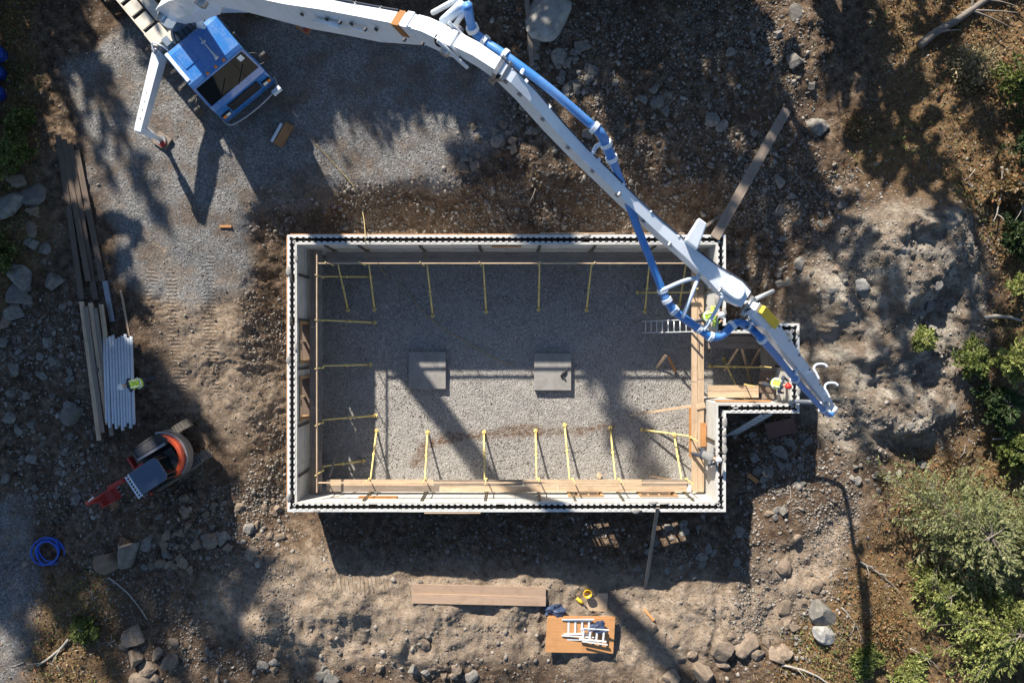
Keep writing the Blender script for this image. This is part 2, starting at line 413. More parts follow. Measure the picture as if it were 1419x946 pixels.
def terrain_z(x, y, detail=True):
    wsum = np.zeros(x.shape); zsum = np.zeros(x.shape)
    for cx, cy, cz in _cp:
        d2 = (x - cx) ** 2 + (y - cy) ** 2
        w = np.exp(-d2 / (2 * 1.35 ** 2)) + 0.004 / (1 + d2)
        wsum += w; zsum += w * cz
    z = zsum / wsum
    dh = poly_sd(x, y, OUT)
    near = sstep(2.6, 0.2, dh)
    z = z * (1 - near) + (0.35 + 0.25 * np.clip(y / 4, -1, 1)) * near
    z = np.where(dh < -0.2, -0.18, z)
    grav = sstep(0.3, -0.8, poly_sd(x, y, PG_GRAVEL)); rock = sstep(0.5, -0.8, poly_sd(x, y, PG_ROCK))
    berm = sstep(0.6, -0.8, poly_sd(x, y, PG_BERM))
    out = np.clip(dh / 0.8, 0, 1)
    if detail:
        amp = (0.12 * (1 - 0.75 * grav) + 0.09 * berm) * out
        z = z + amp * fbm(x, y, 0.7, 3, 3) * 2.0
        ux = x + 0.12 * fbm(x, y, 2.1, 3, 101); uy = y + 0.12 * fbm(x, y, 2.1, 3, 111)
        rough = (0.036 * (1 - 0.85 * grav) - 0.012 * berm) * (1 - 0.6 * rock) * out * np.clip(0.55 + 1.1 * fbm(x, y, 0.45, 2, 130) + 0.2, 0.15, 1.4)
        z = z + rough * (fbm(ux, uy, 4.2, 4, 21, 0.8) * 2.2 + (0.25 - np.abs(fbm(ux, uy, 3.4, 4, 33, 0.75))) * 2.4)
        rid = 1 - np.abs(fbm(x + 0.4 * y, y * 0.7, 0.55, 4, 40)) * 2.2
        z = z + rock * (0.16 * (rid - 0.6) + 0.05 * fbm(x + .5 * y, y, 1.8, 5, 47, 0.7) * 2)
        for qx, qy, qr, qh in ((1262, 350, 92, .55), (1140, 425, 62, .55), (1262, 575, 66, .45), (1205, 480, 40, .25)):
            c_ = P(qx, qy, 2.6); rr_ = qr * .0268; dd = np.hypot(x - c_.x, (y - c_.y) * 1.05) / rr_ * (1 + .35 * fbm(x, y, .55, 3, 140))
            z = z + qh * sstep(1.0, .45, dd)
        st_ = fbm(x + .35 * y, y, .42, 4, 150, .6) * 5.0; fl = np.floor(st_); z = z + rock * .11 * (fl + sstep(.6, 1.0, st_ - fl)) + rock * .06 * (.5 - np.abs(fbm(x * 1.3 + y, y * .6, 1.7, 4, 152, .7)) * 2)
        gul = 1 - np.abs(fbm(x * 1.0, y * 0.35, 1.5, 3, 55)) * 2.4
        z = z + berm * sstep(-9.6, -10.6, y) * 0.10 * (gul - 0.5)
    return z

gx = np.concatenate([-22 - np.geomspace(0.3, 130, 46)[::-1], np.arange(-22, 22.01, 0.062), 22 + np.geomspace(0.3, 130, 46)])
gy = np.concatenate([-15.2 - np.geomspace(0.3, 130, 46)[::-1], np.arange(-15.2, 15.21, 0.062), 15.2 + np.geomspace(0.3, 130, 46)])
GX, GY = np.meshgrid(gx, gy); GZ = terrain_z(GX, GY)
nx, ny = len(gx), len(gy)

def ground(x, y):
    """height of the finished ground at one place"""
    i = int(np.clip(np.searchsorted(gx, x) - 1, 0, nx - 2)); j = int(np.clip(np.searchsorted(gy, y) - 1, 0, ny - 2))
    tx = (x - gx[i]) / (gx[i + 1] - gx[i]); ty = (y - gy[j]) / (gy[j + 1] - gy[j])
    return float((GZ[j, i] * (1 - tx) + GZ[j, i + 1] * tx) * (1 - ty) + (GZ[j + 1, i] * (1 - tx) + GZ[j + 1, i + 1] * tx) * ty)

def ground_v(x, y):
    i = np.clip(np.searchsorted(gx, x) - 1, 0, nx - 2); j = np.clip(np.searchsorted(gy, y) - 1, 0, ny - 2)
    tx = (x - gx[i]) / (gx[i + 1] - gx[i]); ty = (y - gy[j]) / (gy[j + 1] - gy[j])
    return (GZ[j, i] * (1 - tx) + GZ[j, i + 1] * tx) * (1 - ty) + (GZ[j + 1, i] * (1 - tx) + GZ[j + 1, i + 1] * tx) * ty

def PG(px, py, lift=0.0):
    """photo pixel to the place on the ground it shows"""
    z = 1.3
    for _ in range(8):
        p = P(px, py, z); z = ground(p.x, p.y)
    p = P(px, py, z); p.z = ground(p.x, p.y) + lift; return p

wx = 0.7 * fbm(GX, GY, 0.5, 4, 80); wy = 0.7 * fbm(GX, GY, 0.5, 4, 90)
fx_, fy_ = GX + wx, GY + wy
a_grav = np.maximum(sstep(0.35, -0.35, poly_sd(fx_, fy_, PG_GRAVEL)), sstep(0.3, -0.3, poly_sd(fx_, fy_, PG_GRAVEL2)))
a_for = np.maximum.reduce([sstep(0.7, -0.7, poly_sd(fx_, fy_, PG_FOREST)), sstep(0.7, -0.7, poly_sd(fx_, fy_, PG_FOREST2)), 0.8 * sstep(0.5, -0.5, poly_sd(fx_, fy_, PG_FOREST3))])
a_rock = sstep(0.6, -0.6, poly_sd(fx_, fy_, PG_ROCK))
a_pale = np.maximum(0.75 * sstep(0.8, -0.8, poly_sd(fx_, fy_, PG_PALE)), sstep(0.7, -0.7, poly_sd(fx_, fy_, PG_BERM)))
def wl_(pts, z): return [tuple(P(a, b, z)[:2]) for a, b in pts]
a_trA = np.maximum.reduce([sstep(0.24, 0.15, line_d(GX, GY, wl_(q, 1.55))) for q in ([(291,360),(289,440),(296,540)], [(240,380),(243,470)], [(215,380),(212,450)], [(246,480),(252,560)])])
a_trB = sstep(0.33, 0.22, line_d(GX, GY, wl_([(380,775),(470,800),(585,815)], 0.9)))
V = np.stack([GX.ravel(), GY.ravel(), GZ.ravel()], 1)
idx = np.arange(nx * ny).reshape(ny, nx)
Q = np.stack([idx[:-1, :-1].ravel(), idx[:-1, 1:].ravel(), idx[1:, 1:].ravel(), idx[1:, :-1].ravel()], 1)
me = np_mesh('ground', V, Q, True)
for nm, chans in (('zone1', (a_grav, a_for, a_rock, a_pale)), ('zone2', (a_trA, a_trB, a_trB * 0, a_trB * 0 + 1))):
    at = me.attributes.new(nm, 'FLOAT_COLOR', 'POINT')
    at.data.foreach_set('color', np.stack([c.ravel() for c in chans], 1).astype(np.float32).ravel())

def gravel_nodes(g, v, sc=13.0):
    """colour and height of loose crushed stone"""
    vo = g.n('TexVoronoi', Vector=v, Scale=sc, Randomness=1.0)
    h = g.math('SUBTRACT', 1.0, vo.outputs['Distance'])
    sx = g.n('SeparateColor'); g.put(sx.inputs[0], vo.outputs['Color'])
    cell = g.ramp(sx.outputs[0], [(0.0, (0.16, 0.15, 0.14)), (0.35, (0.28, 0.268, 0.252)), (0.7, (0.38, 0.365, 0.345)), (1.0, (0.56, 0.54, 0.51))])
    edge = g.mapr(vo.outputs['Distance'], 0.42, 0.75, 0, 0.55)
    return g.mix(edge, cell, (0.075, 0.068, 0.062, 1)), g.math('MULTIPLY', h, g.mapr(sx.outputs[1], 0, 1, 0.55, 1.0))

m, nt, b = nodes('ground_soil'); g = G(nt); v = g.coord()
z1 = g.n('Attribute', attribute_name='zone1'); z2 = g.n('Attribute', attribute_name='zone2')
s1 = g.n('SeparateColor'); g.put(s1.inputs[0], z1.outputs['Color']); s2 = g.n('SeparateColor'); g.put(s2.inputs[0], z2.outputs['Color'])
nb = g.noise(v, 0.55, 6, 0.6); nm_ = g.noise(v, 3.2, 8, 0.68); nf = g.noise(v, 15, 8, 0.78)
soil = g.ramp(nm_, [(0.32, (0.040, 0.027, 0.018)), (0.46, (0.118, 0.080, 0.053)), (0.58, (0.225, 0.160, 0.110)), (0.74, (0.40, 0.31, 0.23))])
soil = g.mix(g.mapr(nb, 0.42, 0.62, 0, 0.55), soil, (0.105, 0.066, 0.043, 1))
pale = g.ramp(nm_, [(0.28, (0.17, 0.125, 0.09)), (0.48, (0.35, 0.272, 0.20)), (0.70, (0.50, 0.41, 0.325))])
pale = g.mix(g.mapr(nb, 0.45, 0.7, 0, 0.5), pale, (0.22, 0.175, 0.135, 1))
c = g.mix(z1.outputs['Alpha'], soil, pale)
rk = g.ramp(g.noise(v, 1.5, 10, 0.7), [(0.30, (0.17, 0.145, 0.115)), (0.47, (0.36, 0.32, 0.265)), (0.66, (0.52, 0.475, 0.41))])
c = g.mix(g.math('MULTIPLY', s1.outputs[2], g.mapr(g.noise(v, 1.1, 6, .65), .40, .56, 1.0, .25)), c, rk)
ff = g.ramp(g.noise(v, 5.5, 8, 0.75), [(0.25, (0.05, 0.035, 0.022)), (0.43, (0.15, 0.10, 0.052)), (0.55, (0.25, 0.155, 0.08)), (0.65, (0.17, 0.14, 0.06)), (0.82, (0.36, 0.25, 0.15))])
c = g.mix(s1.outputs[1], c, ff)
# small stones in the soil
vs = g.n('TexVoronoi', Vector=v, Scale=8.5, Randomness=1.0)
sv = g.n('SeparateColor'); g.put(sv.inputs[0], vs.outputs['Color'])
stone = g.math('MULTIPLY', g.mapr(vs.outputs['Distance'], 0.40, 0.30), g.math('GREATER_THAN', sv.outputs[0], 0.80))
c = g.mix(g.math('MULTIPLY', stone, 0.75), c, g.ramp(sv.outputs[1], [(0, (0.14, 0.125, 0.11)), (1, (0.42, 0.39, 0.35))]))
gc, gh = gravel_nodes(g, v, 18.0)
gdirt = g.mapr(g.noise(v, 0.8, 7, 0.65), 0.44, 0.60)
gf = g.math('MULTIPLY', s1.outputs[0], g.mapr(gdirt, 0, 1, 1.0, 0.28))
gc = g.mix(0.35, gc, (0.27, 0.285, 0.30, 1)); c = g.mix(gf, c, gc)  # pad gravel tinted blue, the cool cast of shade put into its colour
c = g.mix(g.mapr(nf, 0.50, 0.66, 0, 0.75), c, g.mix(0.55, c, (0.02, 0.016, 0.012, 1)))
g.put(b.inputs['Base Color'], c); b.inputs['Roughness'].default_value = 0.95; b.inputs['Specular IOR Level'].default_value = 0.2
sep = g.n('SeparateXYZ'); g.put(sep.inputs[0], v)
tA = g.math('MULTIPLY', g.math('MULTIPLY', s2.outputs[0], g.mapr(nm_, 0.38, 0.55)), g.math('SINE', g.math('ADD', g.math('MULTIPLY', sep.outputs[1], 44.0), g.math('MULTIPLY', nm_, 9.0))))
tB = g.math('MULTIPLY', s2.outputs[1], g.math('SINE', g.math('ADD', g.math('MULTIPLY', sep.outputs[0], 42.0), g.math('MULTIPLY', sep.outputs[1], 12.0))))
cl = g.n('TexVoronoi', Vector=g.math_vec(v, nf), Scale=6.5, Randomness=1.0)
clod = g.math('MULTIPLY', g.math('SUBTRACT', 0.6, cl.outputs['Distance']), g.mapr(nb, 0.38, 0.58, 0.9, 0.15))
h1 = g.bump(g.math('ADD', g.math('ADD', g.math('MULTIPLY', nm_, 0.6), g.math('MULTIPLY', nf, 0.8)), g.math('MULTIPLY', clod, 0.22)), 1.0, 0.13)
h2 = g.bump(g.math('ADD', tA, tB), 0.8, 0.035, h1)
h3 = g.bump(g.math('ADD', g.math('MULTIPLY', gh, gf), stone), 0.9, 0.04, h2)
g.put(b.inputs['Normal'], h3)
M['soil'] = m
go = link('ground', me, m); go['kind'] = 'structure'
tag(go, 'dug-over brown soil, gravel and rock around the foundation', 'ground', kind='structure')

# gravel floor inside the forms
inner = offset_poly(OUT, TW - 0.03)
def floor_sheet():
    fx = np.arange(XW + 0.2, XB, 0.085); fy = np.arange(YS + 0.2, YN, 0.085)
    X, Y = np.meshgrid(fx, fy); Z = 0.02 + 0.018 * fbm(X, Y, 0.7, 4, 5) * 2 + 0.012 * fbm(X, Y, 5, 3, 9)
    keep = poly_sd(X, Y, OUT) < -0.12
    id_ = np.arange(X.size).reshape(X.shape)
    q = np.stack([id_[:-1, :-1].ravel(), id_[:-1, 1:].ravel(), id_[1:, 1:].ravel(), id_[1:, :-1].ravel()], 1)
    k = keep.ravel()[q].all(1)
    return np_mesh('gravel_floor', np.stack([X.ravel(), Y.ravel(), Z.ravel()], 1), q[k], True), X, Y
fm, FX, FY = floor_sheet()
st = line_d(FX, FY, wl_([(575,640),(585,618),(620,608),(680,600),(740,598),(800,596),(850,590)], 0)) + 0.25 * fbm(FX, FY, 1.2, 4, 61)
s_b = sstep(0.30, 0.05, st)
s_b = np.maximum(s_b, sstep(0.45, 0.05, np.hypot(FX - P(582, 630).x, FY - P(582, 630).y) + 0.3 * fbm(FX, FY, 2, 3, 70)))
at = fm.attributes.new('stain', 'FLOAT', 'POINT'); at.data.foreach_set('value', s_b.astype(np.float32).ravel())
m, nt, b = nodes('crushed_gravel'); g = G(nt); v = g.coord()
gc, gh = gravel_nodes(g, v, 21.0)
n1 = g.noise(v, 0.6, 6, 0.6)
trod = g.noise(v, 1.9, 7, 0.7)
gc = g.mix(g.mapr(trod, 0.5, 0.68, 0, 0.5), gc, (0.15, 0.135, 0.12, 1))
gc = g.mix(g.mapr(n1, 0.35, 0.65, 0.25, 0.6), gc, (0.34, 0.32, 0.295, 1))
stn = g.n('Attribute', attribute_name='stain').outputs['Fac']
gc = g.mix(g.math('MULTIPLY', stn, g.mapr(g.noise(v, 6, 5, 0.7), 0.35, 0.6)), gc, (0.14, 0.085, 0.052, 1))
g.put(b.inputs['Base Color'], gc); b.inputs['Roughness'].default_value = 0.95; b.inputs['Specular IOR Level'].default_value = 0.2
g.put(b.inputs['Normal'], g.bump(gh, 0.9, 0.035))
fo = link('gravel_floor', fm, m); tag(fo, 'grey crushed gravel floor spread inside the forms', 'gravel floor', kind='structure')

# ------------------------------------------------------------------ insulated wall forms
wall = thing('foundation_form', 'white foam wall forms with black webs around the gravel floor', 'wall form', (XW, YS, 0))
Lw = Vector((XW, YS, 0))
ZC = [0.0, 0.5, 1.0, 1.5, 2.1, 2.7, 3.0]
SIDES = []
for i in range(len(OUT)):
    a, b_ = Vector(OUT[i]), Vector(OUT[(i + 1) % len(OUT)])
    SIDES.append((a, b_, (b_ - a).normalized()))
# openings: side index -> list of (u0, u1, z0, z1) measured along the outer edge from its start
OPEN = {0: [(2.2 - XW, 3.4 - XW, 1.0, 2.1), (4.9 - XW, 6.2 - XW, 1.0, 2.1)],
        7: [(YN - 0.70, YN + 0.74, 1.5, 2.7), (YN + 1.36, YN + 2.88, 1.5, 2.7)]}
def leaf(o1, o2, seed, name, mat):
    p1 = offset_poly(OUT, o1); p2 = offset_poly(OUT, o2); rr = random.Random(seed)
    for i, (A, B, d) in enumerate(SIDES):
        L = (B - A).length; ops = OPEN.get(i, [])
        us = [0.0, L]
        for u0, u1, *_ in ops: us += [u0, u1]
        us = sorted(us); full = []
        for a, b_ in zip(us[:-1], us[1:]):
            k = max(1, round((b_ - a) / 2.1)); full += [a + (b_ - a) * j / k for j in range(k)]
        full.append(L)
        j2 = (i + 1) % len(OUT)
        def at(poly, u):
            s, e = Vector(poly[i]), Vector(poly[j2]); us_ = (s - A).dot(d); ue = (e - A).dot(d)
            if u <= 0: uu = us_
            elif u >= L: uu = ue
            else: uu = u
            return s + d * (uu - us_)
        for a, b_ in zip(full[:-1], full[1:]):
            for z0, z1 in zip(ZC[:-1], ZC[1:]):
                um = (a + b_) / 2; zm = (z0 + z1) / 2
                if any(u0 < um < u1 and y0 < zm < y1 for u0, u1, y0, y1 in ops): continue
                gp = 0.005; ea = a + gp if a > 0 else a; eb = b_ - gp if b_ < L else b_
                q = [at(p1, ea), at(p1, eb), at(p2, eb), at(p2, ea)]
                jit = rr.uniform(-0.004, 0.004)
                nrm = Vector((-d.y, d.x)) * jit
                zt = z1 - (gp if z1 < H else rr.uniform(0, 0.012))
                MB().prism([tuple(p + nrm - Lw.xy) for p in q], z0 + (gp if z0 else -0.15), zt).build(name, mat, wall)
leaf(0.0, 0.080, 1, 'outer_panel', M['foam'])
leaf(TW - 0.080, TW, 2, 'inner_panel', M['foam_panel'])

# concrete core part-way up, webs, teeth and reinforcing bars in the gap
core_o = offset_poly(OUT, 0.083); core_i = offset_poly(OUT, TW - 0.083)
mb = MB(); n = len(OUT)
for i in range(n):
    j = (i + 1) % n
    mb.add([(*core_o[i], 2.45), (*core_o[j], 2.45), (*core_i[j], 2.45), (*core_i[i], 2.45)], [(0, 1, 2, 3)])
mb.v = [(x - Lw.x, y - Lw.y, z) for x, y, z in mb.v]
mb.build('concrete_core', M['concrete'], wall)
cav = TW - 0.160
webmb = MB().box((0, 0, 0), (0.022, cav - 0.012, 0.36)).box((0, cav / 2 - 0.025, 0.155), (0.055, 0.025, 0.05)).box((0, -cav / 2 + 0.025, 0.155), (0.055, 0.025, 0.05)).box((0.0, 0, 0.13), (0.045, 0.04, 0.05))
wm = webmb.mesh('web'); wm.materials.append(M['web'])
nweb = 0
for i, (A, B, d) in enumerate(SIDES):
    L = (B - A).length; k = int((L - 0.2) / 0.222)
    nr = Vector((-d.y, d.x)); tee = MB()
    for j in range(k + 1):
        u = 0.15 + (L - 0.3) * j / k
        c = A + d * u + nr * (TW / 2) - Lw.xy
        if random.random() < 0.06: continue
        link('web', wm, None, wall, (c.x, c.y, H - 0.225 - random.uniform(0, .03)), (0, 0, math.atan2(d.y, d.x))); nweb += 1
        for off in (0.088, TW - 0.088):
            c2 = A + d * (u + 0.11) + nr * off - Lw.xy
            if 0.2 < u + 0.11 < L - 0.2:
                tee.box((c2.x, c2.y, H - 0.018), (0.12, 0.06, 0.045), Matrix.Rotation(math.atan2(d.y, d.x), 3, 'Z'))
    t_ = tee.build('interlock_teeth', M['foam'], wall); t_['kind'] = 'stuff'
    for off in (0.14, TW - 0.14):
        s = A + d * 0.15 + nr * off - Lw.xy; e = B - d * 0.15 + nr * off - Lw.xy
        MB().tube([(s.x, s.y, H - 0.29), (e.x, e.y, H - 0.29)], 0.009, 6).build('rebar', M['rust'], wall)

# wooden linings of the window openings
def buck(side, u0, u1, z0, z1, braces):
    A, B, d = SIDES[side]; nr = Vector((-d.y, d.x)); R = Matrix((Vector((d.x, d.y, 0)), Vector((nr.x, nr.y, 0)), Vector((0, 0, 1)))).transposed()
    base = Vector((A.x - Lw.x, A.y - Lw.y, 0))
    def W_(u, o, z): return base + R @ Vector((u, o, z))
    mid = (u0 + u1) / 2
    fr = MB(); wd = TW + 0.05; t = 0.04
    sill = MB().box(W_(mid, TW / 2, z0 + t / 2 + .002), (u1 - u0 - 0.006, wd, t), R); fr.box(W_(mid, TW / 2, z1 - t / 2 - .002), (u1 - u0 - 0.006, wd, t), R)
    for u in (u0 + t / 2 + .003, u1 - t / 2 - .003): fr.box(W_(u, TW / 2, (z0 + z1) / 2), (t, wd, z1 - z0 - 2 * t - 0.008), R)
    # pale face trim standing proud of the foam inside
    for z in (z0 - 0.03, z1 + 0.03): fr.box(W_(mid, TW + 0.03, z), (u1 - u0 + 0.16, 0.035, 0.10), R)
    for u in (u0 - 0.03, u1 + 0.03): fr.box(W_(u, TW + 0.03, (z0 + z1) / 2), (0.10, 0.035, z1 - z0 - 0.05), R)
    f = fr.build('window_frame', M['lumber_tan'], wall); sill.build('sill', M['lumber_old'], f)
    for k in range(braces):
        u = u0 + (u1 - u0) * (k + 1) / (braces + 1)
        MB().box(W_(u, TW / 2, (z0 + z1) / 2), (0.045, 0.10, z1 - z0 - 2 * t - 0.01), R).build('upright', M['lumber'], f)
    MB().box(W_(mid, TW * 0.72, z0 + (z1 - z0) * 0.55), (u1 - u0 - 2 * t - 0.01, 0.045, 0.09), R).build('crossbar', M['lumber'], f)
for s, lst in OPEN.items():
    for (u0, u1, z0, z1) in lst: buck(s, u0, u1, z0, z1, 2 if s == 0 else 1)

# boards nailed along the outside of the forms
def edge_board(x0, y0, x1, y1, z, h, mat):
    a = Vector((x0, y0, z)) - Lw; b2 = Vector((x1, y1, z)) - Lw
    MB().bar(a, b2, 0.035, h).build('edge_board', M[mat], wall)
o = 0.022
for y0, y1 in ((-6.1, -3.6), (-3.55, -1.1), (-1.05, 1.4), (1.45, 3.85)): edge_board(XW - o, y0, XW - o, y1, 2.86, 0.22, 'lumber_or')
for x0, x1 in ((-8.1, -5.2), (-5.15, -2.0), (-1.95, 1.0)): edge_board(x0, YN + o, x1, YN + o, 2.88, 0.2, 'lumber_or')
edge_board(1.05, YN + o + .03, 3.75, YN + o + .03, 2.93, 0.12, 'lumber'); edge_board(4.4, YN + o + .03, 6.3, YN + o + .03, 2.93, 0.12, 'lumber')
edge_board(-3.2, YS - o - .02, -1.15, YS - o - .02, 2.9, 0.2, 'lumber')

for k in range(34):
    i = random.randrange(8); A, B, d = SIDES[i]; u = random.uniform(.3, (B - A).length - .3); nr = Vector((-d.y, d.x)); c = A + d * u + nr * random.choice([.03, .05, TW - .05, TW - .03, TW / 2]) - Lw.xy
    bl = MB(); rr_ = random.uniform(.04, .11); n = 9
    rg_ = [[(c.x + f * rr_ * random.uniform(.7, 1.3) * math.cos(6.283 * j / n) * (1 + abs(d.x)), c.y + f * rr_ * random.uniform(.7, 1.3) * math.sin(6.283 * j / n) * (1 + abs(d.y)), H + z) for j in range(n)] for f, z in ((1, -.005), (.75, .02), (.25, .03))]
    bl.loft(rg_).build('concrete_spill', M['pad'], wall, True)

# ------------------------------------------------------------------ braces that hold the forms upright
IW, IE, IN_, IS = XW + TW, XE - TW, YN - TW, YS + TW
JB, J0, J1_ = XB - TW, YB0 + TW, YB1 - TW
GB = 'yellow braces propping the forms from inside'
def make_brace(reach, zg=0.03, turn=0.0):
    """one prop: local x points away from the wall"""
    t = thing('wall_brace', '', 'brace')
    sb = MB().box((0.035, -0.035, 1.47), (0.05, 0.02, 2.82)).box((0.035, 0.035, 1.47), (0.05, 0.02, 2.82)).box((0.018, 0, 1.47), (0.016, 0.05, 2.82))
    sb.build('strongback', M['strongback'], t)
    br = MB().bar((0.062, 0, 1.745), (0.64, 0, 1.745), 0.04, 0.05).bar((0.062, 0, 1.30), (0.56, 0, 1.715), 0.035, 0.035)
    br.build('walkway_bracket', M['yellow'], t)
    MB().bar((0.615, 0, 1.775), (0.615, 0, 2.83), 0.035, 0.035).box((0.615, 0, 1.80), (0.06, 0.09, 0.04)).build('guard_post', M['yellow'], t)
    a = Vector((0.075, 0.055, 1.66)); e = Vector((reach, 0.055 + turn, zg + 0.05)); dv = (e - a)
    tb = MB().tube([a, a + dv * 0.62], 0.032, 8).tube([a + dv * 0.60, a + dv * 0.97], 0.040, 8).tube([a + dv * 0.585, a + dv * 0.63], 0.056, 8)
    tb.build('prop_tube', M['yellow'], t, True)
    th = MB().tube([a + dv * 0.93, e], 0.016, 6).tube([a + dv * 0.80 + Vector((0, -.1, 0)), a + dv * 0.80 + Vector((0, .1, 0))], 0.012, 6)
    th.build('turnbuckle_screw', M['strongback'], t)
    ft = MB().tube([(reach + .05, 0.055 + turn, zg + .004), (reach + .05, .055 + turn, zg + .016)], .085, 12).box((reach, 0.02 + turn, zg + 0.06), (0.09, 0.012, 0.10)).box((reach, 0.09 + turn, zg + 0.06), (0.09, 0.012, 0.10))
    for q in (-0.06, 0.1): ft.tube([(reach + q, 0.055 + turn, zg), (reach + q, 0.055 + turn, zg + 0.09)], 0.014, 6)
    ft.build('foot_plate', M['yellow'], t)
    return t
def place_brace(x, y, nx_, ny_, reach, label, turn=0.0):
    t = make_brace(reach, turn=turn); t.location = (x, y, 0); t.rotation_euler = (0, 0, math.atan2(ny_, nx_))
    t['label'] = label; t['group'] = GB
for i, (px, py) in enumerate(((477,428),(519,427),(595,436),(669,430),(744,427),(813,428),(888,430),(937,420))):
    q = P(px, py); place_brace(q.x, IN_ - 0.002, 0, -1, IN_ - q.y, ORD[i] + ' yellow brace from the window-wall corner along the wall facing the truck', random.uniform(-.12, .12))
for i, (px, py) in enumerate(((512,390),(518,446),(512,507),(519,578),(502,640))):
    q = P(px, py); place_brace(IW + 0.002, q.y, 1, 0, q.x - IW, ORD[i] + ' yellow brace counted from the truck side along the wall with two window openings', random.uniform(-.1, .15))
for i, (px, py) in enumerate(((525,598),(597,600),(676,600),(744,598),(788,590),(848,594),(935,603))):
    q = P(px, py); place_brace(q.x, IS + 0.002, 0, 1, q.y - IS, ORD[i] + ' yellow brace from the window-wall corner on the sunlit gravel by pale planks', random.uniform(-.12, .12))
for i, (px, py) in enumerate(((891,597),(885,407))):
    q = P(px, py); place_brace(IE - 0.002, q.y, -1, 0, IE - q.x, ('yellow brace on sunlit gravel reaching in from the wall beside the bay', 'yellow brace under the blue pipe beside the aluminium ladder')[i], random.uniform(-.12, .12))
place_brace(JB - 0.002, -0.95, -1, 0, 2.0, 'yellow prop brace inside the small side bay')
place_brace(8.9, J0 + 0.002, 0, 1, 1.5, 'yellow prop brace standing out from the short bay wall', 0.2)

# ------------------------------------------------------------------ boards
def board(name, label, cat, p0, p1, w, t, mat, group=None, up=(0, 0, 1), lift=0.0):
    p0 = Vector(p0); p1 = Vector(p1); d = p1 - p0; R = frame(d, up)
    mb = MB(); L = d.length
    c = min(0.004, t * 0.2)
    mb.box((0, 0, 0), (L, w, t))
    o = mb.build(name, M[mat], None); o.matrix_world = Matrix.Translation((p0 + p1) / 2 + R @ Vector((0, 0, lift))) @ R.to_4x4()
    return tag(o, label, cat, group)
ZP = 1.798
def walkway(a, b_, nrm, L, mat, label, seed, z=ZP, lens=None):
    """two boards side by side on the brackets, in several lengths"""
    rr = random.Random(seed); a = Vector(a); b_ = Vector(b_); d = (b_ - a).normalized(); nv = Vector(nrm); tot = (b_ - a).length
    for row, off in enumerate((0.228, 0.470)):
        u = 0.0; k = 0
        while u < tot - 0.3:
            l = min(rr.uniform(*L), tot - u)
            if tot - u - l < 0.9: l = tot - u
            s = a + d * (u + 0.01) + nv * (off + rr.uniform(-.006, .006)); e = a + d * (u + l - 0.012) + nv * (off + rr.uniform(-.006, .006))
            board('walkway_plank', label % (ORD[k], ('hugging the foam', 'at the open edge')[row]), 'plank', (s.x, s.y, z), (e.x, e.y, z), 0.225, 0.042, mat if rr.random() < 0.8 else 'lumber_grey', 'planks of the walkway inside the forms')
            u += l; k += 1
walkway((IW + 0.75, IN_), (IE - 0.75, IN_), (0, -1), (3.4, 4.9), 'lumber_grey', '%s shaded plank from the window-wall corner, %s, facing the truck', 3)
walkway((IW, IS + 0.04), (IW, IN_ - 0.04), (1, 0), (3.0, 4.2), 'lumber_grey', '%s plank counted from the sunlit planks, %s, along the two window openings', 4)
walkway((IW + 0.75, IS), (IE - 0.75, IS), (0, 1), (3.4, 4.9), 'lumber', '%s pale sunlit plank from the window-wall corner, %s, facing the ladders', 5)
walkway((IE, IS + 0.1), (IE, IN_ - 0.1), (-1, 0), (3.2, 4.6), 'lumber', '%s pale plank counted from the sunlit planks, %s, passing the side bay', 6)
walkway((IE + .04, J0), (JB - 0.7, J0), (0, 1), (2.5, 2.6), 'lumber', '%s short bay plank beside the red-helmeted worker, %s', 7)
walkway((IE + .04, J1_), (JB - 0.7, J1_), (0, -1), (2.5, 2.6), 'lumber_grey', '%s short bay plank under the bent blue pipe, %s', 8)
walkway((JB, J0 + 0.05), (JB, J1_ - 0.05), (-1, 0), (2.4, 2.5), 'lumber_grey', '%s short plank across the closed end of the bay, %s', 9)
def rail(a, b_, label, seed):
    rr = random.Random(seed); a = Vector(a); b_ = Vector(b_); d = (b_ - a).normalized(); tot = (b_ - a).length; u = 0; k = 0
    while u < tot - 0.1:
        l = min(rr.uniform(3.6, 4.9), tot - u)
        if tot - u - l < 1: l = tot - u
        board('guard_rail', ORD[k] + ' ' + label, 'rail', a + d * (u + .004), a + d * (u + l - .004), 0.038, 0.09, 'lumber', 'guard rails along the walkway'); u += l; k += 1
rail((IW + 0.7, IN_ - 0.657, 2.74), (IE - 0.9, IN_ - 0.657, 2.74), 'guard rail from the window-wall corner above the shaded walkway facing the truck', 1)
rail((IW + 0.657, IS + 0.3, 2.74), (IW + 0.657, IN_ - 0.3, 2.74), 'guard rail counted from the sunlit planks before the two window openings', 2)
rail((IW + 0.7, IS + 0.657, 2.74), (IE - 0.9, IS + 0.657, 2.74), 'guard rail from the window-wall corner above the sunlit planks', 3)

GL = 'loose lumber in and around the forms'
def gboard(label, q0, q1, w, t, mat, name='board', group=None, cat='board', lift=0.0, za=None, zb=None):
    """board lying on the ground between two photo places (or at stated heights)"""
    a = PG(*q0) if za is None else P(*q0, za); b_ = PG(*q1) if zb is None else P(*q1, zb)
    if za is None and zb is None:
        n = 7; hi = max(ground(*(a + (b_ - a) * k / (n - 1)).xy) - (a + (b_ - a) * k / (n - 1)).z for k in range(n))
        a.z += max(0, hi - 0.03) ; b_.z += max(0, hi - 0.03)
    return board(name, label, cat, a, b_, w, t, mat, group, lift=t / 2 + lift)
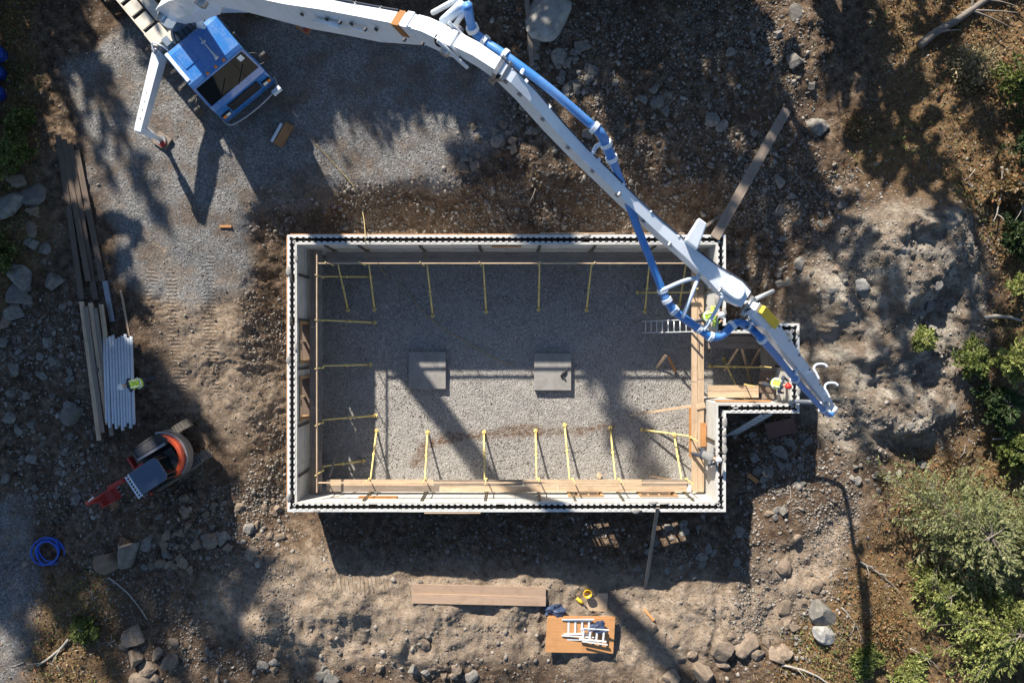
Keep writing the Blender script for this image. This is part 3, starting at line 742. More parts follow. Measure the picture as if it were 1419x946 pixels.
# wide boards on the soil bank
gboard('wide pale plank on the soil bank, edge towards the shaded trench', (571, 814), (756, 818), 0.365, 0.06, 'lumber_rose', 'wide_plank', lift=0.05)
gboard('wide pale plank on the soil bank, edge towards the pale mound', (571, 827), (756, 831), 0.365, 0.06, 'lumber_rose', 'wide_plank', lift=0.05)
gboard('long narrow board leaning from the shaded trench up to the forms', (894, 813), (911, 703), 0.13, 0.045, 'lumber_grey', zb=3.06, cat='board')
gboard('long weathered ramp board resting on the corner of the forms', (1090, 152), (990, 330), 0.36, 0.05, 'lumber_grey', 'ramp_board', zb=3.04)
gboard('thin stick of lumber beside the weathered ramp board', (1014, 288), (969, 319), 0.10, 0.045, 'lumber_grey', zb=3.06, za=2.3)
gboard('narrow upright plank beside the pale boulder', (729, -8), (737, 94), 0.18, 0.04, 'lumber_grey', lift=0.12)
gboard('short orange board lying on the gravel by the truck', (403, 173), (386, 202), 0.34, 0.05, 'lumber_or', lift=0.05)
gboard('short white-painted lath beside the orange board', (392, 172), (378, 197), 0.09, 0.06, 'white', lift=0.08)
gboard('small reddish offcut on the sunlit gravel', (305, 314), (321, 314), 0.09, 0.04, 'lumber_or', lift=.02)
gboard('reddish-brown plywood sheet on the shaded ground below the bay', (1060, 597), (1100, 588), 0.62, 0.03, 'ply_brown', 'plywood_sheet', lift=0.12)
gboard('brown lath beside the reddish-brown plywood sheet', (1043, 591), (1063, 577), 0.12, 0.05, 'lumber_old', lift=0.06)
gboard('short pale stick on the soil bank beside the leaning board', (892, 842), (906, 858), 0.09, 0.04, 'lumber_or', lift=.05)
gboard('orange-tan offcut in the dark trench beside the forms', (1036, 657), (1050, 668), 0.16, 0.05, 'lumber_or', lift=0.05)
gboard('tan block in the dark trench near the boulder', (1059, 653), (1064, 661), 0.22, 0.06, 'lumber', lift=0.05)
gboard('small tan plywood piece beside the ladders with yellow tools', (813, 832), (841, 833), 0.72, 0.025, 'lumber', 'plywood_piece', lift=0.06)
sheet = gboard('stack-top orange plywood sheet carrying two ladders', (756, 874), (849, 876), 1.36, 0.03, 'ply', 'plywood_sheet', lift=0.10)
gboard('orange plywood sheet just under the one with ladders', (758, 873), (850, 874), 1.34, 0.03, 'ply', 'plywood_sheet', lift=0.062)
for q in ((775, 858), (775, 888), (832, 858), (832, 888)): 
    a = PG(*q); zt = PG(756, 874).z
for k, yy in enumerate((859, 889)):
    gboard(('timber bearer under the orange plywood by the blue tarp', 'timber bearer under the orange plywood edge far from the tarp')[k], (764, yy), (842, yy + 1), 0.09, 0.06, 'lumber_old', 'timber_bearer', 'bearers under the orange plywood', lift=-0.02)
# pieces inside the forms
FZ = 0.03
def fboard(label, q0, q1, w, t, mat, za=FZ, zb=FZ, name='board', group=None):
    a = P(*q0, za); b_ = P(*q1, zb)
    return board(name, label, 'board', a, b_, w, t, mat, group, lift=t / 2)
fboard('short tan stick propped on the gravel near the bay', (909, 509), (923, 492), 0.11, 0.04, 'lumber', zb=0.5)
fboard('reddish stick propped on the gravel near the bay', (936, 515), (926, 495), 0.10, 0.04, 'lumber_or', zb=0.5)
fboard('long pale stud sloping down from the bay walkway to gravel', (873, 575), (959, 562), 0.09, 0.04, 'lumber', zb=1.55)
fboard('pale stick leaning in the dark corner by the sunlit walkway', (457, 661), (473, 602), 0.07, 0.04, 'lumber_grey', za=1.72, zb=0.8)
fboard('small pale block standing on gravel by the sunlit walkway', (828, 660), (831, 655), 0.12, 0.35, 'lumber')
fboard('thin pale lath on gravel along the sunlit walkway', (899, 659), (931, 664), 0.06, 0.03, 'lumber')
for k, (q0, q1, lab) in enumerate((((1023,481),(1003,513),'pale stud leaning inside the bay, nearest the walkway'), ((1027,480),(1040,531),'pale stud sloping across the middle of the bay'), ((1053,482),(1037,512),'tan stud leaning beside the far bay wall'))):
    fboard(lab.replace(', nearest the walkway', ' next to the pale walkway plank'), q0, q1, 0.08, 0.04, 'lumber', za=1.6, zb=0.1)
# orange board on edge and plywood scraps by the bay walkway
board('edge_form_board', 'orange board on edge beside the bay walkway', 'board', (6.86, -4.45, 1.6), (6.86, -2.55, 1.6), 0.04, 0.24, 'lumber_or')
board('scrap_board', 'orange plywood scrap between the walkway and foam wall', 'board', (7.30, -4.0, 1.86), (7.30, -3.1, 1.86), 0.22, 0.03, 'lumber_or')
board('scrap_board', 'small tan scrap board lying across the walkway end', 'board', (7.02, -2.50, 1.86), (7.36, -2.42, 1.86), 0.2, 0.03, 'lumber')
board('edge_form_board', 'orange board on edge along the bay wall beside the red-helmeted worker', 'board', (7.55, -2.20, 2.55), (9.6, -2.20, 2.55), 0.04, 0.26, 'lumber_or')
board('platform_board', 'brown plywood platform under the red-helmeted worker', 'board', (9.45, -1.55, 1.84), (10.05, -1.55, 1.84), 0.8, 0.025, 'lumber_old')
board('orange_form_board', 'orange plywood strip on the shaded foam wall', 'board', (-0.75, IN_ - 0.025, 2.62), (0.35, IN_ - 0.025, 2.62), 0.03, 0.3, 'lumber_or')
board('orange_form_board', 'orange plywood strip on the sunlit foam wall', 'board', (-5.75, IS + 0.025, 2.3), (-4.3, IS + 0.025, 2.3), 0.03, 0.34, 'lumber_or')
for k in range(9):
    x = 6.2 + random.uniform(0, 1.15); y = 3.05 + random.uniform(-.05, .32); a = random.uniform(0, 3.1)
    board('scrap_board', 'splintered tan offcut heaped at the corner under the ramp board', 'board', (x - .2 * math.cos(a), y - .08 * math.sin(a), 1.86 + .035 * k), (x + .2 * math.cos(a), y + .08 * math.sin(a), 1.88 + .035 * k), 0.11, 0.03, random.choice(['lumber', 'lumber_or', 'lumber_grey']), 'offcuts heaped at the corner of the forms')

# lumber and pipes along the track
def lumber(label, q0, q1, w, t, mat, group, lift=0.02): return gboard(label, q0, q1, w, t, mat, 'plank', group, 'plank', lift)
for k in range(4):
    lumber(ORD[k] + ' long dark weathered plank along the track, counted from the boulders', (84 + k * 8, 188 + k * 7), (117 + k * 9, 415 - (k % 2) * 25), 0.21, 0.05, 'lumber_old', 'dark planks along the track', 0.02 + 0.01 * k)
for k in range(5):
    lumber(ORD[4 - k] + ' tan-grey board counted from the white pipes', (121 + k * 6.4, 418 + (k * 7) % 12), (145 + k * 6.0, 608 - (k * 11) % 26), 0.165, 0.05, 'lumber_grey' if k % 2 else 'lumber', 'boards beside the white pipes', 0.03 + .03 * (k % 2))
gboard('grey steel channel lying beside the dark planks', (147, 389), (157, 445), 0.20, 0.09, 'steel', 'steel_channel', cat='channel')
gboard('single narrow tan lath above the white pipes', (168, 402), (180, 466), 0.07, 0.05, 'lumber')
for k in range(10):
    q0 = (149 + k * 4.15, 463 + (k * 5) % 7); q1 = (163 + k * 4.0, 582 + (k * 7) % 12)
    a = PG(*q0); b_ = PG(*q1); hi = 0.22
    a.z = max(a.z, b_.z) + hi; b_.z = a.z - 0.02
    L = (b_ - a).length; R = frame(b_ - a)
    mb = MB(); r = 0.052; n = 12; ring = lambda x, rr: [(x, rr * math.cos(2 * math.pi * j / n), rr * math.sin(2 * math.pi * j / n)) for j in range(n)]
    mb.loft([ring(-L / 2 + .02, r * .85), ring(-L / 2, r * .85), ring(-L / 2, r), ring(L / 2 - .22, r), ring(L / 2 - .2, r * 1.06), ring(L / 2, r * 1.06), ring(L / 2, r * .9), ring(L / 2 - .05, r * .9)])
    o = mb.build('drain_pipe', M['pvc'], None, True); o.matrix_world = Matrix.Translation((a + b_) / 2) @ R.to_4x4()
    tag(o, ORD[k] + ' white drain pipe counted from the tan-grey boards', 'pipe', 'white drain pipes laid side by side')
for k, yy in enumerate((480, 570)):
    gboard(('timber bearer under the pipe ends by the steel channel', 'timber bearer under the pipe ends by the excavator')[k], (149, yy), (193, yy), 0.1, 0.14, 'lumber_old', 'timber_bearer', 'bearers under the white pipes', lift=0.02)

# ------------------------------------------------------------------ concrete pads, ladders, small gear
for px, py, lab in ((592, 513, 'square grey concrete pad half in shade, bare top'), (766, 515, 'square grey concrete pad with a black tool on top')):
    q = P(px, py, 0.24); t = MB().box((0, 0, 0.11), (1.5, 1.5, 0.26)).build('concrete_pad', M['pad'], None, bevel=0.012, loc=(q.x, q.y, 0), rot=(0, 0, random.uniform(-.01, .01)))
    tag(t, lab, 'concrete pad')
q = P(781, 517, 0.26)
t = thing('hand_tool', 'black hand drill lying on a concrete pad', 'tool', (q.x, q.y, 0.242), 0.9)
MB().tube([(-.17, 0, .05), (.1, 0, .05), (.16, 0, .05)], [.05, .055, .03], 10).build('motor_body', M['black'], t, True)
MB().bar((-.1, 0, .05), (-.15, -.2, .04), 0.05, 0.06).build('handle', M['darksteel'], t); MB().tube([(.15, 0, .05), (.33, 0, .04)], .012, 6).build('drill_bit', M['steel'], t)

def ladder(label, a, b_, w, rungs, up, mat='alu', feet=True):
    a = Vector(a); b_ = Vector(b_); d = b_ - a; L = d.length
    t = thing('ladder', label, 'ladder', a); R = frame(d, up); t.rotation_euler = R.to_euler()
    for s in (-1, 1): MB().box((L / 2, s * w / 2, 0), (L, 0.03, 0.075)).build('side_rail', M[mat], t)
    for k in range(rungs):
        x = L * (k + 0.6) / rungs; MB().tube([(x, -w / 2 + .01, 0), (x, w / 2 - .01, 0)], 0.02, 8).build('rung', M[mat], t, True)
    return t
ladder('aluminium ladder standing on shaded gravel against the bay walkway', (5.32, 0.58, 0.08), (6.82, 0.60, 2.45), 0.46, 9, (-1, 0, 0.5))
g0 = PG(1012, 603)
ladder('ladder leaning on the outside of the bay wall over dark ground', (g0.x, g0.y, g0.z + .03), (9.35, YB0 - 0.06, 2.85), 0.42, 10, (0.2, -0.8, 0.5))
zt = sheet.matrix_world.translation.z + .018
def flat(px, py, z): p = P(px, py, z); return p
def stepladder(label, px, py, L, w, rot, rungs, z, extra):
    q = P(px, py, z); t = thing('step_ladder', label, 'ladder', (q.x, q.y, z), rot)
    for s in (-1, 1): MB().box((0, s * w / 2, 0.03), (L, 0.045, 0.06)).build('side_rail', M['alu'], t)
    for k in range(rungs):
        x = -L / 2 + L * (k + 0.5) / rungs; MB().box((x, 0, 0.035), (0.075, w - 0.05, 0.03)).build('step', M['alu'], t)
    for s in (-1, 1): MB().bar((-L * .4, s * (w / 2 + .05), 0.10), (L * .55, s * (w / 2 + .09), 0.10), 0.03, 0.05).build('rear_leg', M['alu'], t)
    if extra: MB().bar((-L / 2 - .1, -w / 2 - .22, 0.02), (L * 0.2, -w / 2 - .22, 0.02), 0.06, 0.05).build('stabiliser_bar', M['alu'], t)
    return t
stepladder('folded aluminium step ladder on orange plywood beside the crumpled tarp', 797, 868, 1.32, 0.52, -0.02, 5, zt, True)
stepladder('second folded ladder lying across the first on orange plywood', 822, 879, 1.05, 0.40, -0.10, 4, zt + .13, False)

def crumple(name, label, cat, loc, r, flat_, mat, seed, rotz=0.0, sub=3):
    bm = bmesh.new(); bmesh.ops.create_icosphere(bm, subdivisions=sub, radius=1.0)
    rr = np.random.default_rng(seed)
    co = np.array([v.co for v in bm.verts]); off = rr.uniform(-5, 5, 3)
    n1 = fbm(co[:, 0] * 1.3 + off[0] + co[:, 2], co[:, 1] * 1.3 + off[1], 1.6, 4, seed); 
    for v, k in zip(bm.verts, n1): v.co = v.co * (1 + 0.75 * k); v.co.z = max(v.co.z, -0.25) * flat_
    me = bpy.data.meshes.new(name); bm.to_mesh(me); bm.free()
    o = link(name, me, M[mat], None, loc, (0, 0, rotz)); o.scale = (r[0], r[1], r[0])
    return tag(o, label, cat)
q = PG(768, 843); crumple('tarp_bundle', 'crumpled dark blue tarp at the corner of orange plywood', 'tarp', (q.x, q.y, q.z + .14), (0.36, 0.28), 0.5, 'tarp', 4)
q = P(829, 868, zt); crumple('cloth_bundle', 'dark blue cloth heaped on the ladders', 'cloth', (q.x, q.y, zt + .12), (0.27, 0.30), 0.42, 'tarp', 9)
q = PG(813, 818)
t = thing('bucket', 'small yellow bucket on the tan plywood piece', 'bucket', (q.x, q.y, q.z + 0.05))
n = 16; ring = lambda r, z: [(r * math.cos(2 * math.pi * j / n), r * math.sin(2 * math.pi * j / n), z) for j in range(n)]
MB().loft([ring(.12, 0), ring(.16, .3), ring(.175, .3), ring(.175, .33), ring(.15, .33), ring(.11, .03)]).build('pail', M['yplastic'], t, True)
MB().tube([(.17 * math.cos(a), .05, .31 + .13 * math.sin(a)) for a in np.linspace(0, math.pi, 9)], .008, 6).build('handle', M['steel'], t)
q = PG(804, 831)
t = thing('yellow_tool', 'yellow power tool on the ground beside the small tan plywood piece', 'tool', (q.x, q.y, q.z + .06), -0.7)
MB().tube([(-.2, 0, .06), (0, 0, .08), (.14, 0, .06)], [.05, .075, .04], 10).build('motor_body', M['yplastic'], t, True)
MB().bar((-.2, 0, .06), (-.34, .06, .05), 0.05, 0.05).build('handle', M['black'], t); MB().box((.22, 0, .06), (.2, .012, .16)).build('blade', M['steel'], t)

# hose coil, cord, drums
q = PG(70, 762); pts = []
for k in range(150):
    a = k / 150 * 2 * math.pi * 4.6; r = 0.46 + 0.09 * math.sin(a * 0.37) + 0.03 * math.sin(a * 2.3)
    pts.append((r * math.cos(a) + .07 * math.sin(a * .22), r * math.sin(a), 0.07 + 0.16 * k / 150 + .015 * math.sin(3 * a)))
o = MB().tube(pts, 0.030, 8).build('hose_coil', M['hose'], None, True, loc=q); tag(o, 'coil of bright blue hose lying on dark soil', 'hose')
pts = [PG(438, 200, .03), PG(470, 235, .03), PG(492, 262, .04), PG(503, 295, .05), P(506, 322, 3.04), P(507, 337, 3.04)]
pts += [Vector((IW + 2.32, IN_ - .1, 1.0)), Vector((-5.05, 2.6, 0.06))] + [P(a, b_, 0.06) for a, b_ in ((560, 398), (592, 438), (640, 470), (690, 498), (712, 506))]
o = MB().tube(smooth_path(pts, 5), 0.016, 6).build('power_cord', M['cord'], None, True); tag(o, 'thin tan cord crossing the forms and gravel floor', 'cord')
for k, (px, py) in enumerate(((1, 77), (0, 103), (0, 131))):
    q = PG(px, py); t = thing('drum', 'blue plastic drum standing among the weeds', 'drum', (q.x, q.y, q.z - .03), 0.3 * k, 'blue drums among the weeds')
    rg = lambda r, z: [(r * math.cos(2 * math.pi * j / 20), r * math.sin(2 * math.pi * j / 20), z) for j in range(20)]
    MB().loft([rg(.27, 0), rg(.29, .05), rg(.29, .28), rg(.305, .30), rg(.29, .32), rg(.29, .58), rg(.305, .6), rg(.29, .62), rg(.285, .86), rg(.27, .9), rg(.24, .9), rg(.23, .87)]).build('barrel', M['barrel'], t, True)
    MB().tube([(.13, 0, .86), (.13, 0, .91)], .04, 10).build('bung_cap', M['white'], t)

# ------------------------------------------------------------------ concrete pump truck with its boom
FWD = Vector((0.64, -0.77, 0)).normalized(); TR = math.atan2(FWD.y, FWD.x)
TX, TY = -11.6, 11.2; TZ = 1.98
truck = thing('concrete_pump_truck', 'blue-cabbed concrete pump truck with white folding boom reaching over the forms', 'pump truck', (TX, TY, TZ), TR)
T_inv = (Matrix.Translation((TX, TY, TZ)) @ Matrix.Rotation(TR, 4, 'Z')).inverted()
def TL(p): return T_inv @ Vector(p)

def cab():
    prof = [(1.02, 0.85), (1.00, 2.70), (1.16, 2.96), (1.35, 3.02), (2.50, 3.02), (2.66, 2.95), (2.98, 1.98), (3.08, 1.75), (3.12, 0.95), (3.06, 0.62), (1.6, 0.62)]
    def hw(z): return 1.17 if z < 1.9 else 1.17 - 0.08 * (z - 1.9) / 1.1
    mb = MB(); n = len(prof)
    mb.add([(x, hw(z), z) for x, z in prof] + [(x, -hw(z), z) for x, z in prof], [tuple(range(n)), tuple(range(2 * n - 1, n - 1, -1))] + [(i, n + i, n + (i + 1) % n, (i + 1) % n) for i in range(n)])
    c = mb.build('cab', M['blue'], truck, bevel=0.035)
    # slanted windscreen standing slightly proud of the frame
    d = Vector((2.98 - 2.66, 0, 1.98 - 2.95)); nrm = Vector((-d.z, 0, d.x)).normalized()
    def ws(u, y, o): p = Vector((2.66, 0, 2.95)) + d * u + nrm * o; return (p.x, y, p.z)
    w = MB(); w.add([ws(.06, 1.00, .012), ws(.06, -1.00, .012), ws(.97, -1.07, .012), ws(.97, 1.07, .012), ws(.06, 1.00, -.02), ws(.06, -1.00, -.02), ws(.97, -1.07, -.02), ws(.97, 1.07, -.02)],
        [(0, 1, 2, 3), (4, 7, 6, 5), (0, 4, 5, 1), (1, 5, 6, 2), (2, 6, 7, 3), (3, 7, 4, 0)])
    w.build('windscreen', M['glass'], c)
    for y0, y1 in ((-.65, -.05), (.15, .75)): MB().bar(ws(.98, y0, .03), ws(.45, y1, .03), 0.02, 0.015).build('wiper', M['black'], c)
    MB().add([ws(.12, .72, .016), ws(.12, .90, .016), ws(.34, .92, .016), ws(.34, .74, .016)], [(0, 1, 2, 3)]).build('permit_sticker', M['white'], c)
    for s in (-1, 1):
        MB().add([(1.45, s * 1.165, 1.95), (2.72, s * 1.165, 1.95), (2.52, s * 1.115, 2.75), (1.45, s * 1.115, 2.75), (1.45, s * 1.145, 1.95), (2.72, s * 1.145, 1.95), (2.52, s * 1.095, 2.75), (1.45, s * 1.095, 2.75)],
                 [(0, 1, 2, 3), (4, 7, 6, 5), (0, 4, 5, 1), (1, 5, 6, 2), (2, 6, 7, 3), (3, 7, 4, 0)]).build('side_window', M['glass'], c)
        MB().bar((1.42, s * 1.19, 1.0), (1.42, s * 1.19, 1.9), .02, .02).build('grab_handle', M['steel'], c)
    MB().box((3.115, 0, 1.38), (0.05, 1.35, 0.52)).build('grille', M['black'], c)
    for k in range(4): MB().box((3.145, 0, 1.20 + .12 * k), (0.02, 1.3, 0.035)).build('grille_bar', M['darksteel'], c)
    for s in (-1, 1):
        h = MB().box((3.13, s * 0.93, 1.24), (0.07, 0.36, 0.26)).build('headlight', M['black'], c)
        MB().box((3.165, s * 0.87, 1.24), (0.02, 0.17, 0.17)).build('lens', M['lamp'], h); MB().box((3.165, s * 1.03, 1.24), (0.02, 0.12, 0.17)).build('indicator', M['amber'], h)
    MB().tube(smooth_path([(3.0, -1.22, 0.85), (3.30, -1.12, 0.85), (3.42, -.7, 0.85), (3.46, 0, 0.85), (3.42, .7, 0.85), (3.30, 1.12, 0.85), (3.0, 1.22, 0.85)], 4), 0.035, 10).build('bumper', M['steel'], c, True)
    MB().box((3.46, 1.0, 0.9), (0.14, 0.36, 0.2)).build('number_plate', M['white'], c)
    for y in (-.35, 0, .35): MB().box((2.60, y, 3.035), (0.07, 0.10, 0.05)).build('marker_light', M['amber'], c)
    # roof gear: chrome horn, hatch, white strip standing in for the sun's reflection on one edge
    h = MB().tube([(1.55, .22, 3.10), (2.1, .22, 3.10), (2.38, .22, 3.10), (2.45, .22, 3.10)], [.02, .025, .05, .085], 12).build('air_horn', M['alu'], c, True)
    MB().box((1.72, .22, 3.045), (.06, .16, .06)).build('bracket', M['alu'], h)
    MB().tube([(1.30, .55, 3.0), (1.30, .55, 3.12), ], .10, 12).build('beacon_base', M['white'], c, True)
    MB().box((1.75, -.55, 3.03), (.6, .55, .04)).build('roof_hatch', M['blue'], c, bevel=.015)
    MB().box((1.8, -1.0, 3.035), (1.2, .12, .04)).build('roof_edge_glint', M['white'], c, bevel=.01)
    for s in (-1, 1):
        mr = MB().tube(smooth_path([(2.75, s * 1.15, 2.65), (2.95, s * 1.35, 2.68), (2.98, s * 1.42, 2.3), (2.92, s * 1.40, 1.9), (2.85, s * 1.17, 1.85)], 4), 0.018, 6).build('mirror_arm', M['black'], c)
        MB().box((2.98, s * 1.46, 2.28), (0.12, 0.26, 0.46)).build('mirror', M['black'], mr, bevel=.03)
    return c
cab()
ch = MB()
for s in (-1, 1): ch.box((-3.2, s * 0.42, 0.92), (12.2, 0.09, 0.28))
for x in (-8.5, -6.5, -4.5, -2.5, -0.6, 1.5): ch.box((x, 0, 0.92), (0.12, 0.74, 0.2))
ch.build('chassis_frame', M['darksteel'], truck)
def wheel(x, s):
    y = s * 1.03; rg = lambda r, yy: [(x + r * math.cos(2 * math.pi * j / 24), yy, 0.54 + r * math.sin(2 * math.pi * j / 24)) for j in range(24)]
    w = MB().loft([rg(.30, y - .15), rg(.50, y - .15), rg(.54, y - .11), rg(.54, y + .11), rg(.50, y + .15), rg(.30, y + .15)]).build('tyre', M['rubber'], truck, True)
    MB().loft([rg(.30, y - .10), rg(.30, y + .10), rg(.12, y + s * .13), rg(.10, y + s * .14)]).build('rim', M['white'], w)
for x in (1.9, 0.55, -4.6, -6.0): 
    for s in (-1, 1): wheel(x, s)
# catwalk of cream boards with dark slots on the near side, deck boxes, tank
for k in range(11):
    MB().box((-1.15 - 0.62 * k, -1.02, 1.55), (0.47, 0.52, 0.06)).build('deck_board', M['cream'], truck, bevel=.012)
for k in range(5): MB().box((-1.45 - 1.25 * k, -0.48, 1.53), (1.1, 0.42, 0.10)).build('deck_panel', M['cream'], truck, bevel=.015)
MB().box((-3.9, -1.30, 1.48), (6.6, 0.05, 0.16)).build('deck_edge', M['cream'], truck)
MB().box((-0.32, -0.98, 1.55), (0.62, 0.70, 0.50)).build('tool_box', M['cream'], truck, bevel=.03)
MB().box((-0.30, -0.60, 1.35), (0.5, 0.18, 0.3)).build('hose_box', M['navy'], truck, bevel=.03)
MB().box((-4.4, 1.0, 1.45), (6.0, 0.6, 0.5)).build('side_tank', M['white'], truck, bevel=.04)
MB().tube([(0, 0, 1.05), (0, 0, 1.6), (0, 0, 1.61), (0, 0, 2.4), (0, 0, 2.41), (0, 0, 2.6)], [.7, .7, .46, .44, .52, .52], 24).build('turret', M['slate'], truck)
for k, (x, y, z, sx, sy, sz) in enumerate(((.62, -.2, 1.7, .42, .55, .5), (.60, .55, 1.65, .4, .5, .4), (.15, -.82, 1.75, .34, .28, .34), (.75, -.75, 1.5, .3, .35, .3), (-.45, .75, 1.7, .5, .4, .5), (.85, .1, 2.05, .2, .9, .22))):
    MB().box((x, y, z), (sx, sy, sz)).build('hydraulic_block', M['darksteel'] if k % 2 else M['slate'], truck, bevel=.02)
rb_ = random.Random(3)
for k in range(14):
    x, y = rb_.uniform(-1.0, .85), rb_.uniform(-.85, .95); MB().box((x, y, rb_.uniform(1.5, 2.1)), (rb_.uniform(.1, .35), rb_.uniform(.08, .3), rb_.uniform(.1, .3))).build('valve_block', M[rb_.choice(['steel', 'white', 'slate', 'black', 'darksteel', 'cream'])], truck, bevel=.01)
for k in range(7):
    y = -.6 + .2 * k; MB().tube(smooth_path([(.85, y, 1.8), (.6, y + .05, 2.25), (.25, y * .6, 2.35), (0, y * .4, 2.6)], 4), 0.022, 6).build('hydraulic_hose', M['black'], truck)
MB().box((-8.9, 0, 1.25), (1.1, 1.7, .8)).build('hopper', M['white'], truck, bevel=.05)
MB().tube([(-8.4, 0, 1.0), (-3.0, 0, 1.15)], .16, 12).build('pumping_cylinder', M['steel'], truck, True)

# outriggers: a swung arm, a vertical jack and a foot on a timber pad
def outrigger(piv, end, side, zg):
    p = Vector(piv); e = Vector(end)
    R = frame(e - p); L = (e - p).length; mb = MB()
    w0, w1, h0, h1 = .34, .26, .42, .34
    rings = []
    for u, w, h in ((-.12, w0 * .6, h0), (0.12, w0, h0), (L, w1, h1), (L + .16, w1, h1 * .9)):
        rings.append([tuple(p + R @ Vector((u, a * w / 2, b_ * h / 2))) for a, b_ in ((-1, -1), (1, -1), (1, 1), (-1, 1))])
    mb.loft(rings); arm = mb.build('outrigger_arm', M['white'], truck, bevel=.012)
    rr = [(tuple(p + R @ Vector((L * k / 9, 0, .172)))) for k in range(2, 9)]
    for q in rr: MB().tube([q, (q[0], q[1], q[2] + .02)], .022, 8).build('bolt', M['darksteel'], arm)
    MB().tube([p + Vector((0, 0, -.4)), p + Vector((0, 0, .34))], .15, 14).build('pivot_pin', M['steel'], arm, True)
    MB().tube(smooth_path([p + Vector((.25, .3, .2)), p + Vector((.1, .25, .42)), p + Vector((-.2, .05, .40)), p + R @ Vector((.3, .1, .25))], 4), .03, 6).build('hose_loop', M['white'], arm)
    j = MB().box(e + Vector((0, 0, -.35)), (.24, .24, .8)).build('jack_sleeve', M['white'], truck, bevel=.01)
    MB().tube([e + Vector((0, 0, -.7)), (e.x, e.y, zg + .16)], .085, 12).build('jack_ram', M['alu'], j, True)
    MB().tube([(e.x, e.y, zg + .08), (e.x, e.y, zg + .15)], [.2, .17], 16).build('foot_plate', M['steel'], j); MB().box((e.x + .16, e.y - .05, zg + .13), (.14, .2, .12)).build('warning_flag', M['red'], j)
    MB().box((e.x, e.y, zg + .03), (.55, .5, .10), Matrix.Rotation(.3, 3, 'Z')).build('timber_pad', M['lumber_or'] if side > 0 else M['lumber_grey'], j)
rp = TL(P(222, 74, 3.55)); re_ = TL(P(195, 178, 3.55)); outrigger(rp, re_, -1, 0.02)
lp = TL(P(300, 8, 3.55)); le_ = TL(P(405, 9, 3.55)); outrigger(lp, le_, 1, 0.02)
rb = TL((TX, TY, TZ)) 
for s in (-1, 1): outrigger((-7.6, s * 1.0, 1.4), (-9.2, s * 3.1, 1.45), s, 0.05)

# the boom lies in one upright plane through the turret
BD = Vector((0.854, -0.520)); BN = Vector((0.520, 0.854)); C0 = BN.dot(Vector((TX, TY)))
def drift(s): return max(0.0, 0.80 * min(s / 11.0, (19.8 - s) / 8.8))      # slight sideways set of the middle joint
def sz(px, py, l=0.0):
    q = Vector((px - CX, CY - py)); s = 10.0
    for _ in range(12):
        k = (C0 + l + drift(s)) * F / BN.dot(q); w = q * (k / F); s = (w - Vector((TX, TY))).dot(BD)
    return (s, D - k)
def BW(s, l, z): p = Vector((TX, TY)) + BD * s + BN * (l + drift(s)); return TL((p.x, p.y, z))

def girder(name, top, mat, flare=0.0, plate=True, lip=0.02):
    """box girder; top = list of (s, z, width, depth) along its upper face"""
    n = len(top); rings = []; pr = []
    for i, (s, z, w, dp) in enumerate(top):
        a = top[max(i - 1, 0)]; b_ = top[min(i + 1, n - 1)]
        t = Vector((b_[0] - a[0], b_[1] - a[1])).normalized(); up = Vector((-t.y, t.x))
        lo = Vector((s, z)) - up * dp; hi = Vector((s, z)); fw = w / 2 + flare * dp
        rings.append([tuple(BW(hi.x, -w / 2, hi.y)), tuple(BW(hi.x, w / 2, hi.y)), tuple(BW(lo.x, fw, lo.y)), tuple(BW(lo.x, -fw, lo.y))])
        h2 = hi + up * 0.022; w2 = w / 2 + lip
        pr.append([tuple(BW(hi.x + up.x * .002, -w2, hi.y + up.y * .002)), tuple(BW(hi.x + up.x * .002, w2, hi.y + up.y * .002)), tuple(BW(h2.x, w2, h2.y)), tuple(BW(h2.x, -w2, h2.y))])
    o = MB().loft(rings).build(name, M[mat], truck, bevel=.012)
    if plate: MB().loft(pr).build('top_plate', M[mat], o)
    return o
def band(parent, s0, z0, s1, z1, w, dp, mat, t=0.035):
    d = Vector((s1 - s0, z1 - z0)).normalized(); up = Vector((-d.y, d.x)); rr = []
    for k in (0, 1):
        c = Vector((s0, z0)) if k == 0 else Vector((s1, z1))
        hi = c + up * t; lo = c - up * (dp + t); rr.append([tuple(BW(hi.x, -w / 2 - t, hi.y)), tuple(BW(hi.x, w / 2 + t, hi.y)), tuple(BW(lo.x, w / 2 + t, lo.y)), tuple(BW(lo.x, -w / 2 - t, lo.y))])
    return MB().loft(rr).build('band', M[mat], parent)
def pin(parent, s, z, half, r, mat='steel'):
    return MB().tube([BW(s, -half, z), BW(s, half, z)], r, 16).build('joint_pin', M[mat], parent, True)

def pp0(px, py, l, dz=0.0, dl=0.0): s, z = sz(px, py, l); return BW(s, l + dl, z + dz)
J1 = (3.7, 9.2)
sec1 = girder('boom_section', [(-0.25, TZ + 3.0, .52, .55), (0.3, TZ + 3.75, .52, .85), (1.5, 7.2, .48, .95), (3.3, 9.15, .44, .8), (3.85, 9.75, .42, .6)], 'white')
pin(sec1, 0, TZ + 2.95, .5, .14); pin(sec1, 3.62, 9.2, .42, .13)
MB().tube([BW(.75, 0, TZ + 1.9), BW(1.9, 0, 6.3)], .13, 12).build('lift_cylinder', M['white'], sec1, True); MB().tube([BW(1.9, 0, 6.3), BW(2.6, 0, 7.5)], .08, 12).build('cylinder_rod', M['alu'], sec1, True)
p2 = [sz(400, 0), sz(450, 7), sz(500, 16), sz(548, 25), sz(578, 31)]
top2 = [(J1[0] - .2, J1[1] + .45, .36, .6), (4.9, 10.7, .30, .7)] + [(s, z, .23, dp) for (s, z), dp in zip(p2, (.80, .80, .78, .62, .48))]
sec2 = girder('boom_section', top2, 'white', flare=0.10)
pin(sec2, J1[0], J1[1], .40, .12)
